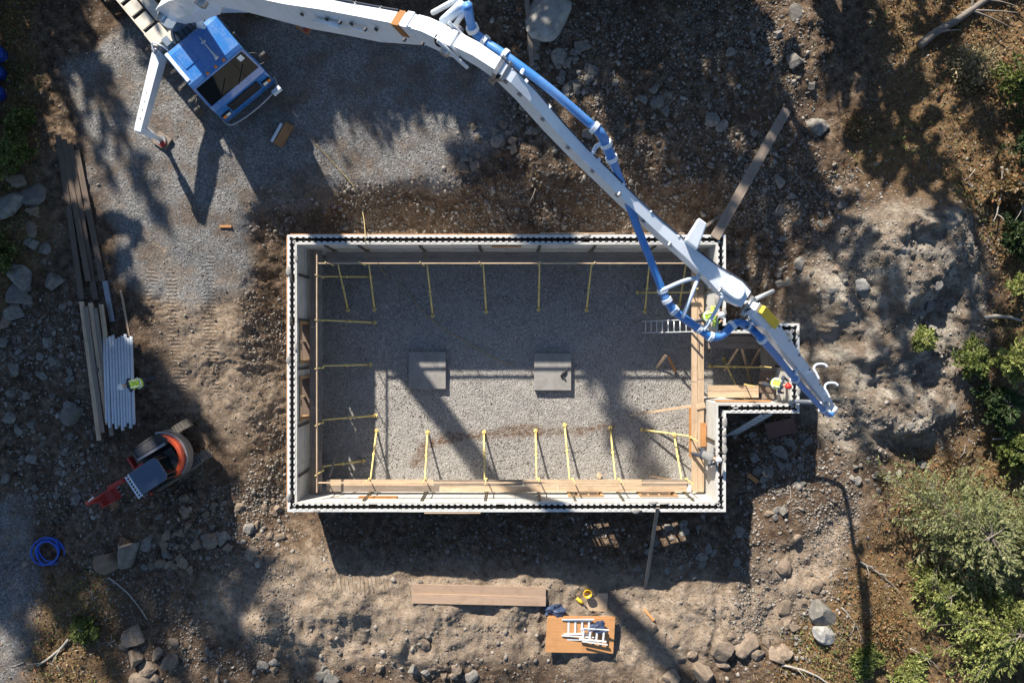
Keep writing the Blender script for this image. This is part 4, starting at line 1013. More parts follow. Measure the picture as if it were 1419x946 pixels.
s0, z0 = sz(549, 26); s1, z1 = sz(559, 28); band(sec2, s0, z0, s1, z1, .23, .30, 'rust', .05)
s0, z0 = sz(562, 28); s1, z1 = sz(571, 30); band(sec2, s0, z0, s1, z1, .23, .30, 'white', .055)
for k, (a, b_) in enumerate(((470, 28), (505, 38), (560, 52), (585, 58))):
    s, z = sz(a, b_, -.30); MB().tube([BW(s, -.34, z - .1), BW(s, -.27, z - .1)], .035, 10).build('bolt', M['darksteel'], sec2)
# curved goose-neck at the second joint
pn = [sz(576, 31), sz(590, 35), sz(603, 41), sz(616, 48), sz(630, 55)]
neck = girder('boom_knuckle', [(s, z, .27, dp) for (s, z), dp in zip(pn, (.46, .48, .48, .46, .36))], 'white', flare=.06)
s, z = sz(614, 50); MB().tube([BW(s, -.1, z + .01), BW(s + .02, -.1, z + .035)], .13, 16).build('access_hole', M['black'], neck)
s, z = sz(618, 66, -.2); pin(neck, s, z - .12, .30, .09)
for dx in (-1, 1): MB().bar(BW(s - .2, dx * .2, z + .02), BW(s + .5, dx * .2, z - .24), .04, .16).build('link_plate', M['white'], neck, bevel=.02)
p3 = [(634, 56), (660, 69), (690, 89), (712, 108), (738, 134), (776, 178), (809, 213), (842, 245), (878, 281), (916, 316), (954, 349), (986, 377), (1005, 393), (1020, 404), (1034, 415)]
w3 = [.24, .22, .20, .185, .18, .175, .175, .18, .185, .20, .23, .32, .44, .49, .38]
d3 = [.34, .42, .50, .54, .55, .55, .54, .52, .50, .48, .44, .38, .34, .32, .28]
sec3 = girder('boom_section', [(*sz(a, b_), w, dp) for (a, b_), w, dp in zip(p3, w3, d3)], 'white', flare=.03)
for a0, a1 in (((690, 89), (695, 93)), ((700, 97), (704, 101))):
    s0, z0 = sz(*a0); s1, z1 = sz(*a1); band(sec3, s0, z0, s1, z1, .31, .58, 'steel', .03)
# stiffener ribs, clips and a ram on the near side of the girders
for j, (a, b_) in enumerate(((705, 103), (725, 121), (757, 156), (792, 196), (826, 229), (860, 263), (897, 299), (935, 333))):
    s, z = sz(a, b_); dp = .36; MB().tube([BW(s, -.14, z - .10), BW(s, -.11, z - .10)], .05, 10).build('side_rib', M['steel'], sec3)
    q_ = BW(s, .115, z + .03); MB().box(q_, (.07, .05, .06)).build('line_clip', M['white'], sec3)
for j, (a, b_) in enumerate(((420, 3), (455, 9), (490, 15), (525, 22))):
    s, z = sz(a, b_); MB().tube([BW(s, -.22, z - .25), BW(s, -.17, z - .25)], .045, 10).build('side_rib', M['darksteel'], sec2)
    MB().box(BW(s, .135, z + .04), (.08, .06, .08)).build('line_clip', M['steel'], sec2)
MB().tube([BW(*(lambda t: (t[0], .15, t[1] + .05))(sz(a, b_))) for a, b_ in ((405, 1), (440, 6), (480, 12), (520, 20), (548, 25))], .02, 6).build('hydraulic_line', M['navy'], sec2)
s, z = sz(430, 14, -.2); s2_, z2_ = sz(505, 30, -.2)
MB().tube([BW(s, -.24, z - .45), BW((s + s2_) / 2, -.24, (z + z2_) / 2 - .42)], .07, 10).build('fold_ram', M['white'], sec2, True); MB().tube([BW((s + s2_) / 2, -.24, (z + z2_) / 2 - .42), BW(s2_, -.24, z2_ - .36)], .04, 10).build('ram_rod', M['alu'], sec2, True)
# raised rounded cover on the flared end
s0, z0 = sz(1000, 388); s1, z1 = sz(1028, 410)
dv = Vector((s1 - s0, z1 - z0)); L = dv.length; dv.normalize(); up = Vector((-dv.y, dv.x)); rg = []
for h, sh in ((0.03, 1.0), (0.10, .95), (0.12, .85)):
    ring = []
    for k in range(16):
        a = 2 * math.pi * k / 16; uu = L / 2 + L * .55 * sh * math.copysign(abs(math.cos(a)) ** .7, math.cos(a)); ll = .20 * sh * math.copysign(abs(math.sin(a)) ** .7, math.sin(a))
        c = Vector((s0, z0)) + dv * uu + up * h; ring.append(tuple(BW(c.x, ll, c.y)))
    rg.append(ring)
MB().loft(rg).build('end_cover', M['white'], sec3)
s, z = sz(1040, 424); pin(sec3, s, z - .16, .25, .075)
MB().tube([pp0(1036, 420, .05, -.1), pp0(1078, 402, .95, -.3)], .05, 10).build('stay_tube', M['alu'], sec3, True)
for sd in (1,):
    MB().tube([pp0(a, b_, 0, .03, sd * (w / 2 + .035)) for (a, b_), w in zip(p3[2:], w3[2:])], .016, 6).build('hydraulic_line', M['navy'], sec3)
# hydraulic ram and white lever plates at the second joint, on the far side
for (a, b_, l, z_), (a2, b2, l2, z2), r, mt, nm in (((600, 18, .5, 0), (655, -12, .9, 0), .055, 'white', 'lever'), ((615, 30, .35, 0), (640, 8, .6, 0), .10, 'paleblue', 'ram'), ((628, 40, .3, 0), (652, 4, .75, 0), .05, 'white', 'lever')):
    sA, zA = sz(a, b_, l); sB, zB = sz(a2, b2, l2); MB().tube([BW(sA, l, zA), BW(sB, l2, zB)], r, 10).build(nm, M[mt], neck, True)
for a, b_, c_ in ((930, 338, -.26), (1000, 402, -.32), (860, 268, -.22)):
    s, z = sz(a, b_, c_); MB().tube([BW(s, c_ - .03, z - .12), BW(s, c_ + .04, z - .12)], .045, 10).build('bolt', M['steel'], sec3)
# white horn-shaped end of the folded stay beside the third section
s, z = sz(966, 330, .25); sB, zB = sz(975, 308, .55)
MB().loft([[tuple(BW(s + a * .17, .1, z - .25 + b_ * .1)) for a, b_ in ((-1, -1), (1, -1), (1, 1), (-1, 1))], [tuple(BW(sB + a * .11, .62, zB - .2 + b_ * .07)) for a, b_ in ((-1, -1), (1, -1), (1, 1), (-1, 1))]]).build('stay_bracket', M['white'], sec3, bevel=.03)
# last section, steeper, pale blue with a yellow-ended knuckle
p4 = [(1047, 428), (1066, 447), (1084, 471), (1103, 495), (1120, 518), (1136, 540), (1149, 558), (1154, 566)]
w4 = [.30, .34, .30, .27, .25, .22, .20, .16]; d4 = [.3, .36, .36, .32, .28, .25, .2, .16]
sec4 = girder('boom_section', [(*sz(a, b_, .0), w, dp) for (a, b_), w, dp in zip(p4, w4, d4)], 'paleblue')
s0, z0 = sz(1050, 431); s1, z1 = sz(1070, 452)
dv = Vector((s1 - s0, z1 - z0)).normalized(); up = Vector((-dv.y, dv.x))
MB().loft([[tuple(BW(s0 + up.x * h, l, z0 + up.y * h)) for l, h in ((-.02, .03), (.17, .03), (.17, .13), (-.02, .13))], [tuple(BW(s1 + up.x * h, l, z1 + up.y * h)) for l, h in ((-.04, .03), (.17, .03), (.17, .13), (-.04, .13))]]).build('knuckle_cover', M['yplastic'], sec4, bevel=.012)
for k, (a, b_) in enumerate(((1133, 517), (1148, 543))):
    s, z = sz(a, b_, .2); z += .1
    hk = [TL(P(a + dx, b_ + dy, z)) for dx, dy in ((2, 8), (-2, 0), (-5, -6), (-3, -11), (3, -13), (10, -12), (13, -9))]
    MB().tube(smooth_path(hk, 5), .034, 8).build('hose_hook', M['white'], sec4, True)

for a, b_, l in ((1146, 560, -.12), (1152, 560, .12)):
    s, z = sz(a, b_, l); MB().tube([BW(s, l - .05, z + .04), BW(s, l + .05, z + .04)], .09, 14).build('tip_swivel', M['cream'], sec4, True)
s, z = sz(1157, 566, .2); MB().tube([BW(s, .02, z - .05), BW(s, .28, z - .05)], [.12, .10], 14).build('tip_roller', M['white'], sec4, True)
for k in range(5):
    q0 = pp0(1080 + k * 14, 452 + k * 20, .1); MB().tube([q0, q0 + Vector((0, 0, .03))], .03, 8).build('bolt', M['darksteel'], sec4)
# delivery pipe: along the far side of section three, crossing under it, round the joint and down section four
def pp(px, py, l): s, z = sz(px, py, l); return BW(s, l, z)
runA = [pp(648, 8, .55), pp(655, 40, .50), pp(672, 58, .46), pp(700, 77, .45), pp(760, 122, .45), pp(824, 177, .45)]
runB = [pp(824, 177, .45), pp(833, 186, .44), pp(840, 200, .40), pp(848, 220, .30)]
def pz(px, py, z): return TL(P(px, py, z))
runC = [pp(848, 220, .30), pz(864, 262, 13.5), pz(882, 312, 13.1), pz(902, 362, 12.7), pz(918, 402, 12.45)]
runD = [pz(918, 402, 12.45), pz(924, 416, 12.4), pz(934, 430, 12.3), pz(948, 441, 12.2), pz(968, 455, 12.05), pz(984, 466, 11.95), pz(996, 466, 11.9), pz(1006, 460, 11.9), pz(1014, 451, 11.9), pz(1024, 447, 11.85), pz(1034, 450, 11.7), pz(1042, 456, 11.4)]
runE = [pz(1042, 456, 11.4), pp(1056, 470, -.38), pp(1078, 496, -.38), pp(1102, 525, -.36), pp(1124, 549, -.32), pp(1140, 567, -.26), pp(1147, 574, -.15), pp(1153, 574, -.05)]
R_ = .088
def pipe(pts, name='delivery_pipe', r=R_, n=5): return MB().tube(smooth_path(pts, n), r, 12).build(name, M['pipe_blue'], truck, True)
pA = pipe(runA); pB = pipe(runB, 'pipe_elbow', R_ * 1.12); pC = pipe(runC); pD = pipe(runD, 'pipe_elbow', R_ * 1.1, 6); pE = pipe(runE)
def clamp(parent, a, d, r=.125, w=.09):
    a = Vector(a); d = Vector(d).normalized(); MB().tube([a - d * w / 2, a + d * w / 2], r, 14).build('clamp', M['white'], parent)
for par, run, idxs in ((pA, runA, (1, 2, 3, 5)), (pB, runB, (2,)), (pC, runC, (0, 4)), (pD, runD, (1, 2, 4, 5, 8, 10)), (pE, runE, (1, 3, 5))):
    for i in idxs:
        a = run[i]; d = run[min(i + 1, len(run) - 1)] - run[max(i - 1, 0)]; clamp(par, a, d)
# brackets between boom and pipe
def strut(parent, a, mid, b_, r=.045): MB().tube(smooth_path([a, mid, b_], 6), r, 8).build('pipe_bracket', M['paleblue'], parent, True)
strut(pC, pp(968, 382, -.2), pz(962, 400, 12.6), pz(946, 440, 12.35)); strut(pC, pp(968, 384, -.2), pz(945, 390, 12.75), pz(918, 402, 12.75))
strut(pD, pp(1002, 410, -.25), pz(992, 430, 12.1), pz(975, 458, 12.1)); strut(pA, pp(720, 108, .1), pp(722, 104, .25), pp(726, 96, .45)); strut(pB, pp(822, 212, .1), pp(826, 204, .25), pp(838, 196, .4))
strut(pE, pp(1108, 508, -.05), pp(1104, 512, -.2), pp(1100, 522, -.36))
for k in range(3):
    a = pp(1040 + 4 * k, 428 + 6 * k, -.1); b_ = pz(1022 + 7 * k, 440 + 7 * k, 11.9); m_ = (a + b_) / 2 + Vector((0, 0, -.5))
    MB().tube(smooth_path([a, m_, b_], 6), .022, 6).build('hydraulic_hose', M['black'], sec4)
# rubber end hose hanging from the tip into the bay wall
s, z = sz(1153, 574, -.05)
tip = Vector(pp(1153, 574, -.05)); endp = TL(P(1098, 556, 3.15))
hp = [tip, tip + Vector((0, 0, -.35)), TL(P(1146, 562, 3.6)), TL(P(1128, 557, 3.25)), endp]
MB().tube(smooth_path(hp, 6), .08, 12).build('end_hose', M['steel'], truck, True)

# ------------------------------------------------------------------ compact excavator
EX = P(224, 636, 2.3); ez = ground(EX.x, EX.y); efw = Vector((-0.83, -0.55))
exc = thing('mini_excavator', 'compact excavator with orange counterweight and red digging arm beside the pipes', 'excavator', (EX.x, EX.y, ez + .02), math.atan2(efw.y, efw.x))
for s in (-1, 1):
    y0 = s * 0.78; prof = []
    for k in range(9): a = math.pi / 2 + math.pi * k / 8; prof.append((-1.15 + .29 * math.cos(a), .31 + .29 * math.sin(a)))
    for k in range(9): a = -math.pi / 2 + math.pi * k / 8; prof.append((1.0 + .29 * math.cos(a), .31 + .29 * math.sin(a)))
    n = len(prof); mb = MB()
    mb.add([(x, y0 - .19, z) for x, z in prof] + [(x, y0 + .19, z) for x, z in prof], [tuple(range(n)), tuple(range(2 * n - 1, n - 1, -1))] + [(i, (i + 1) % n, n + (i + 1) % n, n + i) for i in range(n)])
    tr = mb.build('track', M['track'], exc)
    lm = MB().box((0, 0, 0), (.085, .36, .05)).mesh('tread_lug'); lm.materials.append(M['track'])
    for k in range(16):
        link('tread_lug', lm, None, tr, (-1.15 + .143 * k, y0, .615))
    for k in range(4):
        a = math.pi / 2 + math.pi * (k + .5) / 4
        for cx, sg in ((-1.15, 1), (1.0, -1)): link('tread_lug', lm, None, tr, (cx + sg * .30 * math.cos(a), y0, .31 + .30 * math.sin(a)), (0, sg * (math.pi / 2 - a), 0))
    for x in (-1.15, 1.0): MB().tube([(x, y0 - .2, .31), (x, y0 + .2, .31)], .16, 14).build('sprocket', M['darksteel'], tr)
MB().box((-.05, 0, .45), (1.5, 1.3, .3)).build('undercarriage', M['darksteel'], exc, bevel=.04)
MB().tube([(0, 0, .58), (0, 0, .76)], .5, 20).build('slew_ring', M['darksteel'], exc)
MB().box((1.52, 0, .32), (.10, 1.9, .36)).build('dozer_blade', M['red'], exc, bevel=.02)
for s in (-1, 1): MB().bar((.6, s * .4, .45), (1.5, s * .4, .35), .1, .12).build('blade_arm', M['red'], exc)
# rounded house
def arc(r, a0, a1, n, cx=-.15): return [(cx + r * math.cos(math.radians(a0 + (a1 - a0) * k / n)), r * math.sin(math.radians(a0 + (a1 - a0) * k / n))) for k in range(n + 1)]
body = [(.75, -.90), (.75, .90)] + arc(.98, 100, 260, 16)
MB().prism(body, .77, 1.15).build('house', M['black'], exc, bevel=.04)
hood = [(.55, -.93), (.55, -.38), (-.85, -.30), (-.95, -.55), (-.75, -.82), (-.45, -.95)]
hd = MB().prism(hood, 1.155, 1.72).build('engine_hood', M['black'], exc, bevel=.06)
MB().bar((.5, -.42, 1.74), (-.8, -.36, 1.74), .10, .03).build('hood_rail', M['steel'], hd)
MB().prism([(.4, -.85), (.4, -.5), (-.5, -.46), (-.5, -.8)], 1.72, 1.75).build('hood_panel', M['darksteel'], hd)
rim = arc(1.0, 98, 232, 20) + arc(.82, 232, 98, 20)
MB().prism(rim, 1.15, 1.66).build('counterweight', M['orange'], exc, bevel=.04)
rim2 = arc(1.10, 110, 250, 20) + arc(1.005, 250, 110, 20)
MB().prism(rim2, .85, 1.42).build('rear_bumper', M['steel'], exc, bevel=.02)
MB().box((-.62, .22, 1.36), (.42, .75, .40)).build('rear_deck', M['black'], exc, bevel=.03)
# cab
cabp = [(.70, .02), (.70, 1.00), (-.40, 1.00), (-.52, .85), (-.52, .15), (-.40, .02)]
cb = MB(); n = len(cabp)
cy = lambda f: [(.10 + (x - .10) * f, .5 + (y - .5) * f - .06) for x, y in cabp]
cb.prism(cy(1.02), 1.15, 1.21); co = cb.build('cab_floor', M['black'], exc)
for x, y in cy(1.0): MB().bar((x, y, 1.2), (x * .97 + .003, y, 2.36), .06, .06).build('cab_post', M['black'], co)
g1 = MB(); q0 = cy(.985); q1 = cy(.955)
g1.add([(x, y, 1.2) for x, y in q0] + [(x, y, 2.34) for x, y in q1], [(i, (i + 1) % n, n + (i + 1) % n, n + i) for i in range(n)]); g1.build('cab_glass', M['glass'], co)
MB().prism(cy(1.03), 2.36, 2.46).build('cab_roof', M['roofgrey'] if 'roofgrey' in M else M['paleblue'], co, bevel=.04)
for k in range(8): MB().bar((.78, .02 + .13 * k, 2.40), (1.02, .02 + .13 * k, 2.22), .03, .05).build('guard_bar', M['paleblue'], co)
for x, z in ((.76, 2.42), (1.03, 2.21)): MB().bar((x, -.06, z), (x, .98, z), .05, .06).build('guard_frame', M['paleblue'], co)
MB().box((-.62, .50, 1.60), (.22, .38, .06)).build('rear_vent', M['darksteel'], exc)
for x, y, z in ((.5, 1.06, 1.95), (.45, -.98, 1.8)): MB().box((x, y, z), (.06, .2, .26)).build('mirror', M['black'], exc)
# swing post, boom, arm, bucket
MB().box((.98, -.05, .95), (.5, .42, .5)).build('swing_post', M['red'], exc, bevel=.04)
exc.scale = (.9, .9, .9)
def limb(name, pts, w, hs, mat='red', par=None):
    rg = []
    for i, p in enumerate(pts):
        a = Vector(pts[max(i - 1, 0)]); b_ = Vector(pts[min(i + 1, len(pts) - 1)]); t = (b_ - a).normalized(); nn = Vector((-t.z, 0, t.x)); p = Vector(p)
        rg.append([tuple(p + nn * hs[i] / 2 + Vector((0, w / 2, 0))), tuple(p + nn * hs[i] / 2 - Vector((0, w / 2, 0))), tuple(p - nn * hs[i] / 2 - Vector((0, w / 2, 0))), tuple(p - nn * hs[i] / 2 + Vector((0, w / 2, 0)))])
    return MB().loft(rg).build(name, M[mat], par or exc, bevel=.015)
limb('boom', [(1.05, -.05, 1.05), (1.45, -.05, 1.9), (2.1, -.05, 2.35), (3.0, -.05, 2.0)], .15, [.2, .30, .28, .18])
limb('dipper_arm', [(2.75, -.05, 2.2), (3.0, -.05, 1.95), (3.28, -.05, .95)], .13, [.15, .24, .15])
MB().tube([(1.2, -.05, 1.45), (1.9, -.05, 1.95)], .05, 10).build('boom_ram', M['alu'], exc, True); MB().tube([(1.75, -.05, 2.5), (2.3, -.05, 2.52)], .06, 10).build('arm_ram', M['black'], exc, True); MB().tube([(2.3, -.05, 2.52), (2.76, -.05, 2.26)], .03, 10).build('arm_ram_rod', M['alu'], exc, True)
bp = [(3.28, 1.0), (3.42, .72), (3.28, .40), (3.0, .22), (2.72, .26), (2.74, .30), (3.0, .28), (3.22, .45), (3.34, .72), (3.2, .92)]
n = len(bp); mb = MB().add([(x, -.38, z) for x, z in bp] + [(x, .28, z) for x, z in bp], [(i, (i + 1) % n, n + (i + 1) % n, n + i) for i in range(n)])
sidep = [(3.28, 1.0), (3.42, .72), (3.28, .40), (3.0, .22), (2.72, .26)]
for y in (-.385, .265): mb.add([(x, y, z) for x, z in sidep] + [(x, y + .02, z) for x, z in sidep], [tuple(range(5)), tuple(range(9, 4, -1))] + [(i, (i + 1) % 5, 5 + (i + 1) % 5, 5 + i) for i in range(5)])
bk = mb.build('bucket', M['red'], exc)
for k in range(4): MB().bar((2.76, -.32 + .18 * k, .275), (2.56, -.32 + .18 * k, .29), .05, .04).build('tooth', M['steel'], bk)

# ------------------------------------------------------------------ workers
def ell(mb, c, r, n=10, R=None):
    c = Vector(c); rings = []
    for i in range(1, n):
        a = math.pi * i / n; rings.append([(r[0] * math.sin(a) * math.cos(2 * math.pi * k / 12), r[1] * math.sin(a) * math.sin(2 * math.pi * k / 12), r[2] * math.cos(a)) for k in range(12)])
    rings = [[tuple(c + (R @ Vector(p) if R else Vector(p))) for p in rg] for rg in rings]
    mb.loft(rings)
def limb_t(mb, pts, rs, n=10):
    mb.tube(pts, rs, n)
    for p, r in zip(pts, rs): ell(mb, p, (r * .99, r * .99, r * .99), 8)
def bake(o, voxel):
    md = o.modifiers.new('r', 'REMESH'); md.mode = 'VOXEL'; md.voxel_size = voxel; md.use_smooth_shade = True
    sm = o.modifiers.new('s', 'SMOOTH'); sm.factor = .5; sm.iterations = 3
    dg = bpy.context.evaluated_depsgraph_get(); ev = o.evaluated_get(dg); me = bpy.data.meshes.new_from_object(ev)
    o.modifiers.clear(); old = o.data; o.data = me; bpy.data.meshes.remove(old)
    return o
def person(label, loc, rotz, lean, helmet, top_mat, leg_mat, arms, vest=True, knee=0.0, stride=0.15, squat=0.0):
    """x forward; lean tips the trunk forward; arms = (left hand, right hand) in local metres"""
    t = thing('person', label, 'person', loc, rotz, None)
    hipz = .93 - squat; hip = Vector((0, 0, hipz)); cl, sl = math.cos(lean), math.sin(lean)
    def up(h, f=0.0, y=0.0): return hip + Vector((sl * h + cl * f, y, cl * h - sl * f))
    body = MB(); jac = MB(); leg = MB(); boots = []
    nk = up(.54, .02); hd_t = lean + .35; hc = nk + Vector((math.sin(hd_t) * .16 + .03, 0, math.cos(hd_t) * .16))
    Rh = Matrix.Rotation(hd_t, 3, 'Y')
    # body: trunk, neck, head with nose, ears and jaw
    limb_t(body, [up(0), up(.25), up(.45), nk], [.09, .085, .09, .06]); body.tube([nk, hc], .058, 10)
    ell(body, hc, (.098, .078, .118), 12, Rh); ell(body, hc + Rh @ Vector((.035, 0, -.06)), (.065, .058, .06), 10, Rh)
    ell(body, hc + Rh @ Vector((.105, 0, -.015)), (.02, .014, .022), 8, Rh)
    for s in (-1, 1): ell(body, hc + Rh @ Vector((-.005, s * .08, -.01)), (.02, .014, .033), 8, Rh)
    # trunk clothing
    for h, rx, ry in ((.02, .135, .175), (.18, .13, .165), (.34, .135, .19), (.46, .115, .20)):
        ell(jac, up(h), (rx, ry, .14), 10, Matrix.Rotation(lean, 3, 'Y'))
    for s, hand in zip((1, -1), arms):
        sh = up(.47, 0, s * .19); hand = Vector(hand); mid = (sh + hand) / 2; dv = hand - sh; L = dv.length
        bend = math.sqrt(max(0.0, .285 ** 2 - (L / 2) ** 2)) if L < .57 else 0.0
        if L > .57: hand = sh + dv * (.57 / L); mid = (sh + hand) / 2
        el = mid + Vector((-.55, s * .65, -.5)).normalized() * bend
        limb_t(jac, [sh, el, el + (hand - el) * .82], [.072, .058, .046])
        limb_t(body, [sh, el, hand], [.045, .036, .03])
        fd = (hand - el).normalized(); sd = fd.cross(Vector((0, 0, 1))); sd = sd.normalized() if sd.length > .1 else Vector((0, 1, 0)); dn = sd.cross(fd)
        ell(body, hand + fd * .045, (.048, .042, .024), 8, Matrix((fd, sd, dn)).transposed())
        for k, (o_, ln) in enumerate(((-.032, .062), (-.011, .074), (.011, .07), (.032, .055))):
            b0 = hand + fd * .075 + sd * o_; m0 = b0 + fd * ln * .55 - dn * .008; limb_t(body, [b0, m0, m0 + fd * ln * .35 - dn * .03], [.0125, .0118, .011], 8)
        th0 = hand + fd * .02 + sd * (.035 * s); limb_t(body, [th0, th0 + fd * .035 + sd * (.028 * s), th0 + fd * .065 + sd * (.03 * s) - dn * .012], [.015, .013, .0115], 8)
    for s in (1, -1):
        ft = Vector((s * stride, s * .12, .08)); hj = hip + Vector((0, s * .09, -.02)); L = (ft - hj).length; mid = (hj + ft) / 2
        kb = math.sqrt(max(0, .435 ** 2 - (L / 2) ** 2)); kn = mid + Vector((1, 0, .1)).normalized() * kb
        limb_t(leg, [hj, kn, ft + Vector((0, 0, .05))], [.105, .075, .062]); limb_t(body, [hj, kn, ft], [.06, .048, .036])
        bt = MB(); limb_t(bt, [ft + Vector((-.03, 0, .06)), ft + Vector((-.02, 0, -.02))], [.058, .055]); limb_t(bt, [ft + Vector((-.06, 0, -.035)), ft + Vector((.07, 0, -.035)), ft + Vector((.15, 0, -.042))], [.045, .046, .038]); boots.append(bt)
    ell(leg, hip + Vector((0, 0, .03)), (.13, .17, .12), 10)
    b0 = bake(body.build('body', M['skin'], t), .011)
    bake(leg.build('trousers', M[leg_mat], t), .018); bake(jac.build('jacket', M[top_mat], t), .018)
    for bt in boots: bake(bt.build('boot', M['browncloth'], t), .014)
    if vest:
        v = MB()
        for h, rx, ry in ((.06, .148, .188), (.18, .145, .182), (.34, .150, .205), (.45, .132, .20)): ell(v, up(h), (rx, ry, .125), 10, Matrix.Rotation(lean, 3, 'Y'))
        vo = bake(v.build('safety_vest', M['hivis'], t), .018)
        Rl = Matrix.Rotation(lean, 3, 'Y')
        for h in (.14,):
            MB().tube([tuple(up(h) + Rl @ Vector((.158 * math.cos(a), .198 * math.sin(a), 0))) for a in np.linspace(0, 2 * math.pi, 25)], .022, 6).build('reflective_band', M['reflect'], vo)
        for s in (-1, 1):
            MB().tube([tuple(up(.20, f, s * .12) + Rl @ Vector((0, 0, hh))) for f, hh in ((-.15, 0), (-.165, .15), (-.12, .30), (0, .345), (.12, .30), (.16, .15), (.15, 0))], .018, 6).build('reflective_band', M['reflect'], vo)
    # hard hat with brim and ridge
    hh = MB(); rg = []
    for zz, rr in ((-.005, 1.0), (.03, 1.0), (.07, .93), (.11, .72), (.135, .40), (.142, .1)):
        rg.append([tuple(hc + Rh @ Vector((.132 * rr * math.cos(2 * math.pi * k / 20), .108 * rr * math.sin(2 * math.pi * k / 20), .02 + zz))) for k in range(20)])
    hh.loft(rg); hat = hh.build('hard_hat', M[helmet], t, True)
    br = MB(); br.loft([[tuple(hc + Rh @ Vector((f * (.150 + (.055 if math.cos(2 * math.pi * k / 20) > 0 else 0) * math.cos(2 * math.pi * k / 20)) * math.cos(2 * math.pi * k / 20), f * .125 * math.sin(2 * math.pi * k / 20), zz))) for k in range(20)] for f, zz in ((1, .012), (1, .022))])
    br.build('brim', M[helmet], hat, True)
    MB().tube([tuple(hc + Rh @ Vector((.125 * math.cos(a), 0, .025 + .145 * math.sin(a)))) for a in np.linspace(.25, math.pi - .25, 9)], .012, 6).build('ridge', M[helmet], hat)
    return t
q = PG(214, 528); person('worker in lime vest and white helmet bending over the white pipes', (q.x, q.y, q.z), math.radians(196), 0.45, 'helmet_w', 'navy', 'navy', ((.55, .2, .75), (.5, -.2, .7)), stride=.18)
person('worker in white helmet and dark clothes leaning over the foam wall', (7.02, -4.16, 1.82), math.radians(-12), 0.42, 'helmet_w', 'greycloth', 'navy', ((.5, .25, 1.05), (.5, -.2, 1.05)), vest=False, stride=.12)
person('worker in red helmet and lime vest standing on the bay platform', (9.62, -1.52, 1.855), math.radians(-18), 0.22, 'helmet_r', 'navy', 'navy', ((.45, .22, 1.05), (.42, -.25, .95)), stride=.1)
person('worker in lime vest half hidden under the bent pipe', (7.12, 0.90, 1.82), math.radians(8), 0.40, 'helmet_w', 'hivis', 'navy', ((.5, .22, 1.05), (.48, -.24, 1.1)), stride=.12)

# ------------------------------------------------------------------ rocks
def rock_mesh(seed, sub=3):
    rr = np.random.default_rng(seed); bm = bmesh.new(); bmesh.ops.create_icosphere(bm, subdivisions=sub, radius=1.0)
    co = np.array([v.co[:] for v in bm.verts]); sc = np.array([1, rr.uniform(.65, .95), rr.uniform(.5, .75)])
    # cut by random planes for angular broken faces
    for _ in range(15):
        nv = rr.normal(size=3); nv /= np.linalg.norm(nv); lim = rr.uniform(.45, .8)
        dd = co @ nv; co -= np.outer(np.clip(dd - lim, 0, None), nv)
    o = rr.uniform(-9, 9, 3)
    k = fbm(co[:, 0] * 1.2 + o[0] + co[:, 2] * .7, co[:, 1] * 1.2 + o[1] - co[:, 2] * .6, 1.3, 4, seed)
    co *= (1 + .16 * k)[:, None] * 1.12; co *= sc
    for v, c in zip(bm.verts, co): v.co = c
    me = bpy.data.meshes.new('rock'); bm.to_mesh(me); bm.free(); return me
ROCKS = {}
for mt in ('rock', 'rock_warm', 'rock_pale'):
    ROCKS[mt] = [rock_mesh(s) for s in range(7)]
    for me in ROCKS[mt]: me.materials.append(M[mt])
rrk = random.Random(5)
def rock(px, py, size_px, mt='rock', label='', group=None, name='rock', tall=1.0, aspect=None):
    q = PG(px, py); r = size_px / 2 * (D - q.z) / F
    if poly_sd(np.array([q.x]), np.array([q.y]), OUT)[0] < r * .7: return None
    o = bpy.data.objects.new(name, ROCKS[mt][rrk.randrange(7)]); COL.objects.link(o)
    o.location = (q.x, q.y, q.z + r * .12 * tall); o.rotation_euler = (rrk.uniform(-.3, .3), rrk.uniform(-.3, .3), rrk.uniform(0, 6.28))
    k = rrk.uniform(.9, 1.12); o.scale = (r * 1.12 * k, r * 1.12 / k, r * 1.0 * tall)
    return tag(o, label, 'rock', group)
single = [(760, 24, 62, 'rock_pale', 'huge pale boulder beside the narrow upright plank', 'boulder'),
 (1143, 876, 30, 'rock_pale', 'pointed pale rock below the grey slab at the weeds edge', 'rock'), (1140, 850, 38, 'rock', 'broad grey-brown slab just above the pointed pale rock', 'rock'),
 (1193, 396, 25, 'rock_pale', 'blocky pale rock sitting on the bare outcrop', 'rock'), (1082, 626, 24, 'rock', 'grey boulder in the dark trench below the brown plywood', 'boulder'),
 (100, 576, 34, 'rock', 'flat dark grey boulder beside the ends of the tan boards', 'boulder'), (1133, 176, 30, 'rock', 'dark rounded rock near the upper end of the ramp board', 'rock'),
 (155, 775, 46, 'rock_warm', 'big brown boulder near the blue hose coil, paler of two', 'boulder'), (178, 770, 44, 'rock', 'big dark boulder leaning against the brown boulder', 'boulder'),
 (815, 186, 20, 'rock', 'long grey slab among the rubble beyond the blue pipe', 'rock')]
for px, py, s, mt, lab, nm in single: rock(px, py, s, mt, lab, None, nm, 1.15)
def rocks(lst, mt, label, group):
    for k, (px, py, s) in enumerate(sorted(lst, key=lambda q: -q[2])):
        rank = 'largest ' if k == 0 else 'smallest ' if k == len(lst) - 1 else ORD[k] + ' largest '
        rock(px, py, s - .12 * k, mt if rrk.random() < .8 else 'rock_warm', rank + label, group)
rocks([(25, 250, 30), (14, 283, 52), (48, 270, 32), (46, 292, 22), (44, 318, 20), (46, 338, 20), (62, 345, 18), (33, 384, 40), (75, 392, 32), (28, 412, 36), (22, 432, 28), (35, 400, 18), (8, 445, 20), (62, 362, 14), (88, 425, 14)], 'rock', 'grey boulder in the row beside the dark weathered planks', 'boulders beside the dark planks')
